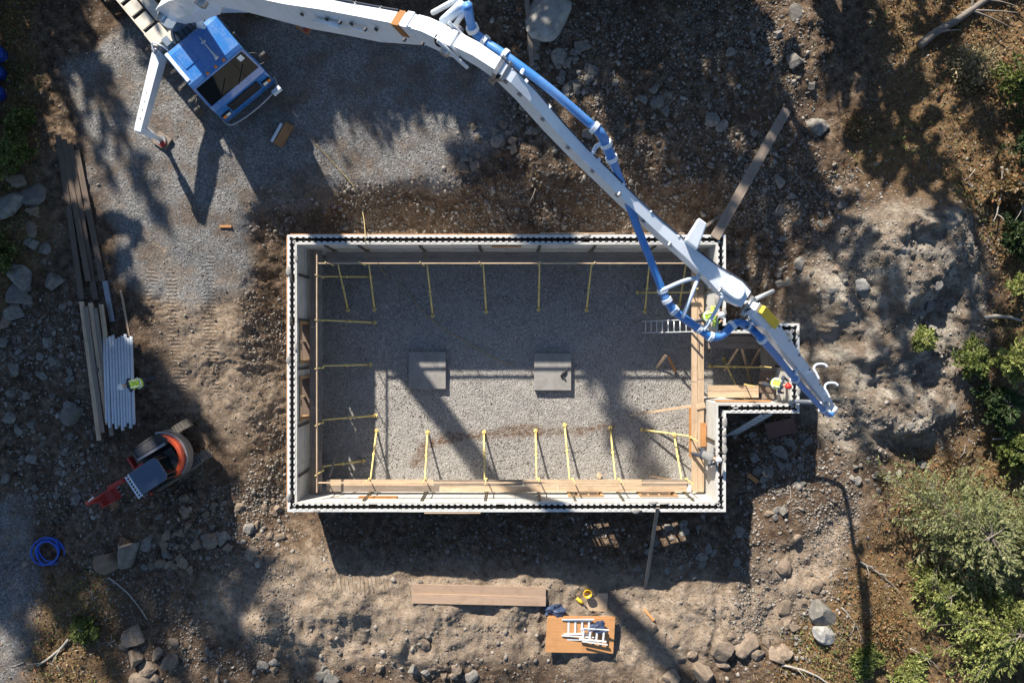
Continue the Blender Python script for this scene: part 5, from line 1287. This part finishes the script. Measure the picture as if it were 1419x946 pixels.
rocks([(187, 880, 32), (188, 907, 28), (205, 925, 26), (220, 905, 22), (238, 915, 30), (213, 938, 22), (196, 940, 24), (170, 895, 16), (242, 890, 18)], 'rock_warm', 'tan boulder in the heap near the weeds and fallen branch', 'tan boulders near the fallen branch')
rocks([(1000, 897, 34), (1034, 893, 30), (970, 930, 40), (1000, 917, 20), (930, 935, 24), (1012, 880, 16), (958, 905, 18), (1048, 905, 22), (890, 878, 16), (905, 868, 18)], 'rock_warm', 'light brown boulder at the foot of the soil bank', 'boulders at the foot of the soil bank')
rocks([(1088, 842, 22), (1090, 862, 18), (1086, 786, 28), (1131, 812, 22), (1085, 902, 28), (1074, 908, 24), (1063, 890, 20), (1100, 868, 16), (1066, 710, 14), (1105, 745, 16), (1115, 835, 14), (1092, 775, 14)], 'rock_warm', 'brown rock on the bare slope above the weeds', 'rocks on the bare slope')
rocks([(1285, 424, 22), (1298, 396, 16), (1276, 436, 14), (1183, 582, 12), (1160, 372, 14), (1170, 390, 14), (1228, 358, 12), (1290, 455, 18), (1320, 425, 14), (1318, 565, 14), (1262, 590, 12)], 'rock', 'small grey rock lying on the bare outcrop', 'rocks on the outcrop')
rocks([(1100, 86, 22), (1103, 20, 22), (1078, 48, 16), (1012, 74, 16), (1060, 70, 14), (985, 165, 22), (1000, 175, 16), (905, 125, 16), (890, 138, 16), (910, 142, 18), (922, 155, 16), (852, 115, 14), (1045, 185, 14), (1125, 120, 14)], 'rock', 'grey rock in the shaded rubble beside the ramp board', 'rocks in the shaded rubble')
ZONES = [((735, 60, 825, 135), 26, (10, 22), 'rock', 'cobble-sized stone in the shaded pile below the pale boulder', 'stones below the pale boulder'),
 ((640, 170, 745, 235), 22, (10, 20), 'rock_warm', 'brown stone at the rim of the gravel pad under the boom', 'stones at the rim of the gravel pad'),
 ((200, 690, 390, 790), 44, (10, 24), 'rock_warm', 'loose brown stone on the tracked soil behind the excavator', 'stones behind the excavator'),
 ((0, 470, 110, 720), 30, (10, 24), 'rock', 'dark stone scattered in the shade beside the pipes', 'stones in the shade beside the pipes'),
 ((280, 890, 720, 944), 22, (10, 22), 'rock_warm', 'stone at the shaded foot of the pale soil bank', 'stones below the pale soil bank'),
 ((1040, 600, 1120, 720), 22, (10, 18), 'rock', 'stone in the dark trench beyond the bay wall', 'stones in the dark trench'),
 ((860, 720, 1030, 800), 16, (9, 18), 'rock', 'stone in the shade under the leaning board', 'stones under the leaning board'),
 ((1180, 640, 1300, 700), 14, (9, 16), 'rock', 'dark stone at the shaded edge of the outcrop', 'stones at the edge of the outcrop'),
 ((1050, 250, 1170, 420), 20, (9, 18), 'rock', 'stone in the dark hollow between the forms and outcrop', 'stones in the dark hollow')]
for (x0, y0, x1, y1), n, (a, b_), mt, lab, grp in ZONES:
    for _ in range(n): rock(rrk.uniform(x0, x1), rrk.uniform(y0, y1), a + (b_ - a) * rrk.random() ** 2, mt if rrk.random() < .7 else 'rock', lab, grp)

# small rubble: real stones, too many to count
ICO = None
def ico():
    bm = bmesh.new(); bmesh.ops.create_icosphere(bm, subdivisions=1, radius=1.0)
    v = np.array([q.co[:] for q in bm.verts]); f = np.array([[q.index for q in t.verts] for t in bm.faces]); bm.free(); return v, f
IV0, IF0 = ico()
OV = np.array([(1, 0, 0), (-1, 0, 0), (0, 1, 0), (0, -1, 0), (0, 0, 1), (0, 0, -1)], float); OF = np.array([(0, 2, 4), (2, 1, 4), (1, 3, 4), (3, 0, 4), (2, 0, 5), (1, 2, 5), (3, 1, 5), (0, 3, 5)])
def pebbles(name, label, pts, radii, mat, seed, low=False):
    IV, IF = (OV, OF) if low else (IV0, IF0)
    rr = np.random.default_rng(seed); n = len(pts); nv = len(IV)
    base = IV[None] * rr.uniform(.62, 1.25, (n, nv, 1)); base = base * np.stack([rr.uniform(.8, 1.3, n), rr.uniform(.6, 1.0, n), rr.uniform(.45, .8, n)], 1)[:, None, :]
    a = rr.uniform(0, 6.28, n); ca, sa = np.cos(a)[:, None], np.sin(a)[:, None]
    x = base[..., 0] * ca - base[..., 1] * sa; y = base[..., 0] * sa + base[..., 1] * ca
    V_ = np.stack([x, y, base[..., 2]], 2) * radii[:, None, None] + pts[:, None, :]
    F_ = (IF[None] + (np.arange(n) * nv)[:, None, None]).reshape(-1, 3)
    me = np_mesh(name, V_.reshape(-1, 3), F_); o = link(name, me, mat); tag(o, label, 'rubble', kind='stuff'); return o
def islandrock(name, cols):
    m, nt, b = nodes(name); g = G(nt); r = g.n('NewGeometry').outputs['Random Per Island']
    c = g.ramp(r, [(i / (len(cols) - 1), c) for i, c in enumerate(cols)]); nn = g.noise(g.coord(), 30, 3, .6)
    g.put(b.inputs['Base Color'], g.mix(g.mapr(nn, .4, .7, 0, .5), c, g.mix(.5, c, (.03, .025, .02, 1)))); b.inputs['Roughness'].default_value = .92; return m
M['peb_soil'] = islandrock('rubble_soil', [(.085, .058, .04), (.15, .108, .076), (.24, .18, .13), (.20, .18, .155), (.30, .265, .225)])
M['peb_grey'] = islandrock('rubble_grey', [(.10, .088, .076), (.165, .145, .125), (.225, .198, .17), (.34, .31, .275)])
def scatter(n, seed, dens):
    """random ground places, kept with probability dens(x, y)"""
    rr = np.random.default_rng(seed); x = rr.uniform(-22, 22, n); y = rr.uniform(-15, 15, n)
    keep = (rr.random(n) < dens(x, y)) & (poly_sd(x, y, OUT) > .12); return x[keep], y[keep], rr
def zone_d(rects, soft=.8):
    def f(x, y):
        d = np.zeros(x.shape)
        for (a, b_, c, e, k) in rects:
            p = P(a, b_, 1.6); q = P(c, e, 1.6)
            d = np.maximum(d, k * sstep(-soft, soft, np.minimum(np.minimum(x - p.x, q.x - x), np.minimum(p.y - y, y - q.y))))
        return d * np.clip(.25 + 1.6 * (.5 + fbm(x, y, .6, 3, 66)), .05, 1)
    return f
x, y, rr = scatter(34000, 31, lambda x, y: .55 * (1 - sstep(.3, -.5, poly_sd(x, y, PG_GRAVEL))) * np.clip(.3 + .9 * fbm(x, y, .4, 3, 12) + .35, .1, 1))
pebbles('soil_rubble', 'small brown clods and stones strewn over the soil', np.stack([x, y, ground_v(x, y) + .005], 1), .018 + .055 * rr.random(len(x)) ** 3, M['peb_soil'], 1)
x, y, rr = scatter(42000, 33, zone_d([(700, 40, 1080, 260, .8), (700, 0, 1120, 320, .35), (0, 420, 130, 720, .6), (1040, 580, 1180, 740, .7), (200, 690, 390, 800, .6), (250, 870, 760, 946, .28), (1000, 780, 1180, 940, .5), (440, 720, 1040, 800, .3), (1020, 300, 1120, 440, .6), (640, 150, 760, 250, .5), (360, 255, 1000, 322, .45), (1060, 240, 1180, 330, .5), (1180, 560, 1300, 690, .45)]))
pebbles('grey_rubble', 'grey broken stone rubble around the excavation', np.stack([x, y, ground_v(x, y) + .01], 1), .025 + .11 * rr.random(len(x)) ** 3, M['peb_grey'], 2)
x, y, rr = scatter(110000, 37, lambda x, y: .6 * (1 - sstep(.3, -.5, poly_sd(x, y, PG_GRAVEL))) * (1 - .8 * sstep(.3, -.5, poly_sd(x, y, PG_FOREST))) * np.clip(.45 + 1.3 * fbm(x, y, .5, 3, 18), .08, 1))
pebbles('soil_crumbs', 'fine crumbs of earth and grit over the dug soil', np.stack([x, y, ground_v(x, y) + .004], 1), .014 + .03 * rr.random(len(x)) ** 2, M['peb_soil'], 6, True)
rr = np.random.default_rng(44); x = rr.uniform(IW, JB, 9000); y = rr.uniform(IS, IN_, 9000); k = poly_sd(x, y, OUT) < -TW - .05; x = x[k]; y = y[k]
pebbles('gravel_stones', 'loose grey stones on the gravel floor', np.stack([x, y, np.full(len(x), .03)], 1), .012 + .022 * rr.random(len(x)) ** 2, M['peb_grey'], 3)
x, y, rr = scatter(30000, 35, lambda x, y: .8 * sstep(.3, -.6, poly_sd(x, y, PG_GRAVEL)))
pebbles('pad_stones', 'loose grey stones on the gravel pad by the truck', np.stack([x, y, ground_v(x, y) + .004], 1), .014 + .026 * rr.random(len(x)) ** 2, M['peb_grey'], 4)

def zone_scatter(rects, seed):
    rr = np.random.default_rng(seed); X = []; Y = []
    for a, b_, c, e, n in rects:
        p = P(a, b_, 1.8); q = P(c, e, 1.8); x = rr.uniform(p.x, q.x, n); y = rr.uniform(q.y, p.y, n); k = rr.random(n) < np.clip(.55 + 1.7 * fbm(x, y, .55, 3, seed), .06, 1); X.append(x[k]); Y.append(y[k])
    x = np.concatenate(X); y = np.concatenate(Y); k = poly_sd(x, y, OUT) > .1; return x[k], y[k], rr
x, y, rr = zone_scatter([(690, 0, 1130, 310, 15000), (1040, 560, 1200, 760, 4500), (0, 400, 130, 730, 4500), (100, 680, 400, 946, 5000), (1030, 760, 1190, 946, 3000), (1020, 240, 1180, 450, 3500), (1150, 260, 1360, 660, 3500), (430, 712, 1040, 800, 3000), (330, 400, 395, 720, 2200), (360, 250, 700, 322, 2500)], 91)
pebbles('broken_stone', 'dense dark broken stone in the shaded rubble slopes', np.stack([x, y, ground_v(x, y) + .008], 1), .02 + .065 * rr.random(len(x)) ** 2.2, M['peb_grey'], 9, True)
# ------------------------------------------------------------------ plants
def quads(c, u, v):
    n = len(c); V_ = np.stack([c - u - v, c + u - v, c + u + v, c - u + v], 1).reshape(-1, 3); return V_, np.arange(4 * n).reshape(n, 4)
def blades(c, u, v):
    """pointed leaf: a diamond"""
    n = len(c); V_ = np.stack([c - u, c - v, c + u, c + v], 1).reshape(-1, 3); return V_, np.arange(4 * n).reshape(n, 4)
def rand_dirs(rr, n): d = rr.normal(size=(n, 3)); return d / np.linalg.norm(d, axis=1)[:, None]
def leaf_mesh(name, c, size, aspect, rr, upbias=0.0, outward=None):
    n = len(c); d = rand_dirs(rr, n)
    if outward is not None: d = d * .6 + outward; 
    d[:, 2] += upbias; d /= np.linalg.norm(d, axis=1)[:, None]
    w = np.cross(d, rand_dirs(rr, n)); w /= np.linalg.norm(w, axis=1)[:, None]
    s = size * rr.uniform(.6, 1.3, n)[:, None]; return np_mesh(name, *blades(c, d * s, w * s * aspect))

def conifer(seed, h, r, dens=2600, leaf=.16):
    rr = np.random.default_rng(seed); pts = []; outw = []; br = MB()
    br.tube([(0, 0, -.2), (.03, 0, h * .5), (0, .02, h)], [.02 * h, .011 * h, .01], 8)
    nb = int(h * 7)
    for k in range(nb):
        t = rr.uniform(.14, .98) ** .9; z = h * t; L = r * (1 - t) ** .75 * rr.uniform(.55, 1.12) + .15; a = rr.uniform(0, 6.28)
        d = np.array([math.cos(a), math.sin(a), -.15 + .35 * t])
        if k % 3 == 0: br.tube([(0, 0, z), tuple(d * L * .8 + np.array([0, 0, z]))], [.02, .006], 4)
        m_ = max(6, int(dens / nb * L / (r * .6)))
        s = rr.random(m_) ** .6; p = d[None] * (s * L)[:, None] + np.array([0, 0, z]); p += rr.normal(size=(m_, 3)) * np.array([.14, .14, .08]) * (L * .35 + .15)
        pts.append(p); outw.append(np.tile(d, (m_, 1)))
    pts = np.concatenate(pts); outw = np.concatenate(outw)
    return br.mesh('trunk'), leaf_mesh('crown', pts, leaf, .28, rr, .0, outw * 1.2)
def broadleaf(seed, h, r, n=2600, leaf=.13, clumps=38):
    rr = np.random.default_rng(seed); br = MB(); br.tube([(0, 0, -.2), (.1, .05, h * .45), (.05, -.05, h * .9)], [.018 * h, .012 * h, .01], 8); pts = []
    for k in range(clumps):
        d = rand_dirs(rr, 1)[0]; d[2] = abs(d[2]) * .9 - .2; rad = rr.random() ** .4
        c = np.array([0, 0, h * .62]) + d * np.array([r, r, h * .38]) * rad
        br.tube([(.05, 0, h * rr.uniform(.25, .55)), tuple(c)], [.03, .006], 4)
        m_ = n // clumps; pts.append(c + rr.normal(size=(m_, 3)) * np.array([.33, .33, .24]) * r * .38)
    return br.mesh('trunk'), leaf_mesh('crown', np.concatenate(pts), leaf, .55, rr, .3)
CON = [conifer(s, 10.0, 2.0, 4600, .25) for s in (1, 2, 3)]; BRO = [broadleaf(s, 9.0, 2.6, 3200, .19) for s in (4, 5)]
for tm, cm in CON: tm.materials.append(M['bark']); cm.materials.append(M['needles'])
for tm, cm in BRO: tm.materials.append(M['bark']); cm.materials.append(M['lime'])
trr = random.Random(8)
def tree(kind, x, y, h, label, grp, wide=1.0, v=None):
    lib, h0, nm = (CON, 10.0, 'pine_tree') if kind == 'c' else (BRO, 9.0, 'birch_tree')
    tm, cm = lib[(v if v is not None else trr.randrange(9)) % len(lib)]
    t = thing(nm, label, 'tree', (x, y, ground(x, y) - .05), trr.uniform(0, 6.28), grp); s = h / h0
    t.scale = (s * wide, s * wide, s)
    link('trunk', tm, None, t); link('crown', cm, None, t); return t
# woods round the clearing; they stand outside the picture and throw the long shade across it
def shade_tree(kind, px, py, h, wide=1.0):
    """tree whose tip shades the ground at this photo place"""
    q = PG(px, py); zz = 1.9
    for _ in range(14):          # a taller tree further back throws its tip to the same place; keep clear of the truck
        hh = h + zz - q.z; x = q.x - SUN_SHIFT.x * hh; y = q.y - SUN_SHIFT.y * hh
        if float(line_d(np.array([x]), np.array([y]), [(-9.5, 8.7), (-18.0, 18.9)])[0]) > 3.4: break
        h += .5
    return tree(kind, x, y, h, 'tall dark conifer of the woods round the clearing' if kind == 'c' else 'slender yellow-green broadleaf tree of the woods round the clearing', 'woods round the clearing', wide)
SHADE = [
 # kind, photo place its tip shades, height, width factor
 ('c', 918, 705, 13.4, 1.15), ('c', 892, 650, 12.9, .95),
 ('c', 730, 240, 8.0, 1.2), ('c', 790, 260, 9.0, 1.2), ('c', 850, 300, 9.5, 1.2), ('c', 905, 290, 8.5, 1.2), ('c', 950, 320, 9.5, 1.2), ('c', 1040, 430, 11.5, 1.0), ('c', 1010, 310, 8.5, 1.2), ('c', 1075, 360, 10.0, 1.1), ('c', 1110, 330, 9.0, 1.0), ('c', 1070, 200, 7.0, 1.2), ('c', 960, 180, 6.5, 1.2), ('c', 850, 160, 6.0, 1.2), ('c', 760, 130, 5.6, 1.1),
 ('b', 640, 245, 7.5, 1.15), ('b', 560, 215, 7.0, 1.1), ('b', 480, 230, 7.5, 1.1), ('b', 690, 190, 6.5, 1.2), ('b', 600, 150, 5.5, 1.2), ('c', 440, 150, 6.0, 1.0), ('b', 520, 140, 5.6, 1.2), ('b', 400, 235, 7.6, 1.0), ('c', 330, 190, 6.6, .7), ('b', 455, 90, 5.0, 1.1), ('c', 650, 120, 5.4, 1.0),
 ('c', 248, 350, 9.8, .75), ('c', 215, 300, 8.6, .75), ('c', 235, 130, 5.4, 1.0), ('c', 160, 260, 7.5, .8), ('c', 120, 210, 6.5, .8), ('b', 60, 200, 6.5, 1.2), ('c', 70, 130, 5.0, 1.2), ('c', 20, 300, 8.0, 1.2), ('c', 60, 360, 8.6, 1.2), ('c', 110, 330, 8.2, .9), ('c', 20, 160, 5.6, 1.2),
 ('c', 150, 480, 11.0, .9), ('c', 110, 430, 10.0, 1.0), ('c', 60, 470, 10.0, 1.3), ('c', 60, 560, 11.0, 1.3), ('c', 120, 570, 11.5, 1.2), ('c', 30, 660, 12.0, 1.3), ('c', 100, 680, 12.5, 1.3), ('c', 165, 650, 12.6, 1.0), ('c', 205, 610, 12.6, .9), ('c', 190, 740, 13.2, 1.0), ('c', 130, 760, 13.0, 1.2), ('c', 60, 780, 12.6, 1.3),
 ('c', 180, 850, 13.8, 1.2), ('c', 245, 850, 14.0, 1.1), ('c', 240, 930, 14.5, 1.2), ('c', 310, 940, 14.6, 1.1), ('c', 370, 960, 15.0, 1.0), ('c', 20, 860, 12.0, 1.0), ('b', 100, 900, 12.0, 1.2), ('c', 440, 985, 15.4, 1.0), ('c', 215, 800, 13.6, 1.0), ('c', 90, 840, 13.0, 1.2), ('c', 300, 840, 14.0, .9), ('c', 165, 785, 13.3, 1.1), ('c', 125, 885, 13.6, 1.2), ('c', 200, 905, 14.2, 1.1), ('c', 60, 930, 13.0, 1.2), ('c', 20, 560, 10.6, 1.2), ('c', 285, 880, 14.2, 1.0), ('c', 150, 930, 14.0, 1.1), ('c', 340, 930, 14.8, .9),
 ('c', 1120, 250, 7.6, .9), ('c', 1405, 260, 8.0, .8), ('c', 1255, 560, 12.0, .55), ('c', 1215, 660, 13.5, .45), ('c', 1320, 650, 12.5, .5), ('c', 1400, 480, 10.0, .8), ('c', 1135, 610, 12.4, .6), ('c', 1420, 620, 11.5, .8),
]
for a in SHADE: shade_tree(*a)

# shrubs in view
def shrub(px, py, r_px, hgt, mat, n, leaf, label, seed, grp=None, flat=.6, clump=26, aspect=.3, cat='shrub', name='shrub'):
    q = PG(px, py); rr = np.random.default_rng(seed); r = r_px * (D - q.z - hgt) / F
    t = thing(name, label, cat, (q.x, q.y, q.z - .05), rr.uniform(0, 6.28), grp); st = MB(); pts = []; ow = []
    for k in range(clump):
        a = rr.uniform(0, 6.28); d = math.sqrt(rr.random()); c = np.array([r * d * math.cos(a), r * d * math.sin(a), hgt * (1 - .65 * d * d) * rr.uniform(.55, 1.0)])
        st.tube([(.03 * k % .2, 0, 0), tuple(c * np.array([.5, .5, .45])), tuple(c)], [.03, .018, .006], 4)
        m_ = n // clump; s = r * (.24 if clump < 40 else .125) + .04
        off = rr.normal(size=(m_, 3)) * np.array([s, s, s * flat]); pts.append(c + off); ow.append(off / (np.linalg.norm(off, axis=1)[:, None] + 1e-6) * .8)
    st.build('stem', M['bark'], t)
    me = leaf_mesh('crown', np.concatenate(pts), leaf, aspect, rr, .2, np.concatenate(ow)); link('crown', me, M[mat], t); return t
def spray(px, py, r_px, hgt, mat, label, seed, nb=60, leaf=.06, aspect=.3, cat='shrub', name='shrub', per=13, lobes=.45, tw=12):
    """crown of separate feathery sprays: boughs, side twigs and leaves along them"""
    q = PG(px, py); rr = np.random.default_rng(seed); r = r_px * (D - q.z - hgt * .6) / F
    t = thing(name, label, cat, (q.x, q.y, q.z - .05), 0.0); st = MB(); C = []; Dr = []
    ph = rr.uniform(0, 6.28, 4)
    st.tube([(0, 0, 0), (.03, .02, hgt * .5), (0, 0, hgt * .95)], [.09, .06, .01], 7)
    for k in range(nb):
        a = rr.uniform(0, 6.28); tt = rr.random()
        out = 1 + lobes * (.5 * math.sin(2 * a + ph[0]) + .35 * math.sin(3 * a + ph[1]) + .35 * math.sin(5 * a + ph[2]))
        L = r * out * (1.02 - .72 * tt) * rr.uniform(.7, 1.08); z0 = hgt * (.22 + .72 * tt); z1 = z0 + L * rr.uniform(-.12, .30)
        e = np.array([L * math.cos(a), L * math.sin(a), z1]); s0 = np.array([0, 0, z0])
        if k % 2 == 0: st.tube([tuple(s0), tuple(s0 + (e - s0) * .5 + np.array([0, 0, .05])), tuple(e)], [.028, .016, .004], 4)
        for j in range(tw):
            u = .22 + .78 * (j + rr.random()) / tw; b0 = s0 + (e - s0) * u; side = rr.choice([-1, 1]) * rr.uniform(.4, 1.1); tl = L * .34 * (1.1 - u) + .10
            td = np.array([math.cos(a + side), math.sin(a + side), rr.uniform(-.1, .45)]); w = rr.random(per) ** .8
            C.append(b0 + td[None] * (w * tl)[:, None] + rr.normal(size=(per, 3)) * .022); Dr.append(np.tile(td, (per, 1)))
    st.build('stem', M['bark'], t)
    link('crown', leaf_mesh('crown', np.concatenate(C), leaf, aspect, rr, .05, np.concatenate(Dr) * 1.1), M[mat], t); return t
spray(1305, 715, 112, 3.0, 'juniper', 'large feathery grey-green young tree at the edge of the outcrop', 1, 190, .06, .30, 'tree', 'young_conifer', 15)
spray(1385, 745, 80, 2.4, 'juniper', 'smaller feathery grey-green tree crowding the larger one', 21, 110, .06, .30, 'tree', 'young_conifer', 14)
spray(1365, 850, 100, 2.2, 'lime', 'broad yellow-green feathery bush below the grey-green trees', 2, 170, .055, .38, per=14)
spray(1290, 812, 50, 1.4, 'lime', 'small yellow-green bush before the red-leaved weeds', 22, 64, .05, .38)
spray(1380, 500, 34, 1.8, 'lime', 'bright yellow-green sapling among dark undergrowth', 34, 54, .06, .42)
spray(1408, 400, 26, 2.0, 'lime', 'tall yellow-green sapling beside dead white branches', 35, 46, .06, .42)
spray(1275, 470, 17, .4, 'lime', 'small bright green bush on the far rim of the outcrop', 36, 40, .06, .42)
spray(1335, 500, 30, 1.0, 'green', 'dark green bush behind the outcrop and below the sapling', 37, 50, .06, .42)
spray(1395, 620, 40, 1.2, 'green', 'low dark green bush in the shade beside fallen branches', 38, 60, .06, .42)
spray(1400, 120, 44, 1.6, 'green', 'dark green bush beside the fallen grey log', 39, 64, .06, .42)
shrub(1345, 95, 24, .7, 'drygrass', 2200, .08, 'tawny dry bush below the fallen grey log', 10)
spray(36, 172, 20, .8, 'green', 'dark green bush beside the blue drums', 41, 40, .06, .42)
spray(30, 215, 30, .9, 'green', 'low green bush beside the top of the boulder row', 42, 50, .06, .42)
spray(8, 350, 26, .9, 'green', 'dark bush behind the boulder row', 43, 46, .06, .42)
shrub(1185, 175, 14, .4, 'autumn', 900, .07, 'small yellowing weed clump on the rocky slope near the log', 14)
shrub(1225, 870, 26, .35, 'autumn', 2200, .06, 'patch of red-leaved weeds beside the pointed pale rock', 15)
spray(1195, 915, 26, .4, 'green', 'green weed clump near the pale fallen branch', 46, 46, .06, .42)
spray(1260, 930, 30, .45, 'lime', 'light green weed clump by the thin straw-coloured branch', 47, 50, .06, .42)
spray(120, 870, 22, .4, 'green', 'weed clump beside the fallen branch near the tan boulders', 49, 42, .06, .42)

spray(1395, 265, 44, 1.0, 'autumn', 'rusty brown bush beside the forked white branches', 61, 60, .06, .42)
spray(1402, 332, 32, .9, 'needles', 'blackish green bush around the white branch stub', 62, 46, .06, .42)
spray(1380, 560, 38, .9, 'needles', 'wide blackish green bush between the sapling and white branch', 63, 60, .06, .42)
spray(1415, 200, 40, 1.4, 'needles', 'blackish young conifer in the shade beyond the log', 64, 50, .06, .3, 'tree', 'young_conifer')
# ground cover nobody could count
def cover(name, label, n, seed, dens, mat, size, aspect, up_, zr):
    x, y, rr = scatter(n, seed, dens)
    c = np.stack([x, y, ground_v(x, y) + zr * rr.random(len(x)) ** 2 + .01], 1)
    o = link(name, leaf_mesh(name, c, size, aspect, rr, up_), M[mat]); return tag(o, label, 'undergrowth', kind='stuff')
fd = lambda x, y: np.maximum.reduce([sstep(.8, -.8, poly_sd(x, y, PG_FOREST)), sstep(.8, -.8, poly_sd(x, y, PG_FOREST2)), .6 * sstep(.5, -.5, poly_sd(x, y, PG_FOREST3))])
cover('leaf_litter', 'brown and rust leaf litter on the forest floor', 230000, 71, lambda x, y: fd(x, y) * np.clip(.55 + fbm(x, y, .5, 3, 14), .1, 1), 'autumn', .055, .5, .1, .10)
cover('dry_grass', 'dry straw grass over the forest floor', 110000, 72, lambda x, y: fd(x, y) * np.clip(.25 + 1.4 * fbm(x, y, .35, 3, 15), 0, 1), 'drygrass', .11, .10, .15, .14)
cover('weeds', 'low green weeds along the edges of the clearing', 130000, 73, lambda x, y: fd(x, y) * np.clip(1.9 * fbm(x, y, .42, 3, 16) - .05, 0, 1), 'green', .065, .42, .3, .22)
cover('stray_litter', 'stray leaves and bark chips over the rocky soil', 30000, 74, zone_d([(700, 0, 1260, 320, .8), (1030, 680, 1220, 940, .5), (30, 780, 180, 946, .8), (420, 200, 720, 260, .3), (360, 255, 1000, 322, .5)]), 'autumn', .05, .35, 0, .03)

# fallen log, branches and sticks
def limb_path(q0, q1, r0, r1, name, label, cat, mat='deadwood', bow=.06, twigs=0, lift=.06, seed=1, grp=None):
    rr = random.Random(seed); a = PG(*q0, lift); b_ = PG(*q1, lift); d = b_ - a; side = Vector((-d.y, d.x, 0)).normalized(); pts = []
    for k in range(8):
        u = k / 7; p = a + d * u + side * (bow * d.length * math.sin(u * 3.1) + rr.uniform(-.01, .01) * d.length); p.z = max(p.z, ground(p.x, p.y) + lift * .6); pts.append(p)
    t = thing(name, label, cat, a, 0, grp); rs = [r0 + (r1 - r0) * k / 7 for k in range(8)]
    MB().tube([p - a for p in smooth_path(pts, 3)], [r0 + (r1 - r0) * k / 21 for k in range(22)], 8).build('trunk' if r0 > .08 else 'stem', M[mat], t, True)
    for k in range(twigs):
        i = rr.randrange(1, 7); p = pts[i] - a; L = d.length * rr.uniform(.12, .32); an = rr.choice([-1, 1]) * rr.uniform(.4, 1.1); dd = Matrix.Rotation(an, 3, 'Z') @ d.normalized()
        e = p + dd * L + Vector((0, 0, rr.uniform(.05, .3))); m_ = (p + e) / 2 + Vector((0, 0, .05))
        MB().tube(smooth_path([p, m_, e], 3), [rs[i] * .4 * (1 - k_ / 7) + .004 for k_ in range(7)], 5).build('twig', M[mat], t)
    return t
limb_path((1270, 68), (1440, -25), .16, .07, 'fallen_log', 'fallen grey log with bare side branches', 'log', 'bark', twigs=14, lift=.22, seed=2)
limb_path((1165, 840), (1197, 893), .035, .01, 'branch', 'straw-coloured branch beside the pointed pale rock', 'branch', twigs=2, lift=.08, seed=3)
limb_path((1190, 776), (1246, 822), .04, .012, 'branch', 'pale bare branch at the edge of the dark shade under the conifer', 'branch', twigs=4, lift=.1, seed=4)
limb_path((1082, 920), (1152, 948), .05, .03, 'branch', 'thick pale branch lying among the red-leaved weeds', 'branch', twigs=1, lift=.06, seed=5)
limb_path((1258, 896), (1300, 925), .03, .008, 'branch', 'thin straw-coloured branch over the light green weeds', 'branch', twigs=1, lift=.15, seed=6)
limb_path((1368, 606), (1425, 616), .04, .02, 'branch', 'bare white branch across the dark low bush', 'branch', twigs=2, lift=.3, seed=7)
limb_path((1378, 235), (1366, 310), .05, .015, 'branch', 'bare white branch forked against dark undergrowth', 'branch', twigs=4, lift=.4, seed=8)
limb_path((1382, 238), (1408, 312), .045, .015, 'branch', 'bare white branch crossing the forked one', 'branch', twigs=3, lift=.45, seed=9)
limb_path((1395, 325), (1430, 326), .04, .03, 'branch', 'short white branch stub beside the tall sapling', 'branch', lift=.3, seed=10)
limb_path((1362, 440), (1412, 444), .08, .05, 'branch', 'thick tan limb lying below the yellow-green sapling', 'branch', lift=.12, seed=11)
limb_path((97, 884), (54, 920), .06, .04, 'branch', 'fallen grey branch among weeds near the tan boulders', 'branch', twigs=2, lift=.1, seed=12)
limb_path((152, 798), (206, 857), .035, .02, 'branch', 'tan stick lying across soil below the two big boulders', 'branch', lift=.08, seed=13)
limb_path((100, 860), (120, 893), .025, .01, 'branch', 'thin grey stick beside the fallen grey branch', 'branch', lift=.06, seed=14)
limb_path((1100, 240), (1122, 275), .03, .01, 'branch', 'crooked dark stick in the hollow near the outcrop', 'branch', 'bark', twigs=2, lift=.1, seed=15)
limb_path((742, 262), (730, 285), .025, .008, 'branch', 'short grey stick on the dark bank beside the forms', 'branch', lift=.05, seed=16)
sr = random.Random(77)
for k in range(46):
    zx0, zy0, zx1, zy1 = sr.choice([(700, 20, 1100, 300), (1180, 60, 1400, 240), (1330, 560, 1419, 680), (1180, 780, 1400, 940), (20, 790, 170, 940), (1040, 600, 1180, 760), (0, 500, 100, 700)])
    px, py = sr.uniform(zx0, zx1), sr.uniform(zy0, zy1); a = sr.uniform(0, 3.1); L = sr.uniform(8, 22)
    limb_path((px, py), (px + L * math.cos(a), py + L * math.sin(a)), .018, .008, 'stick', 'thin dead stick scattered on the ground at the edge of the clearing', 'stick', bow=.05, lift=.03, seed=100 + k, grp='dead sticks on the ground')
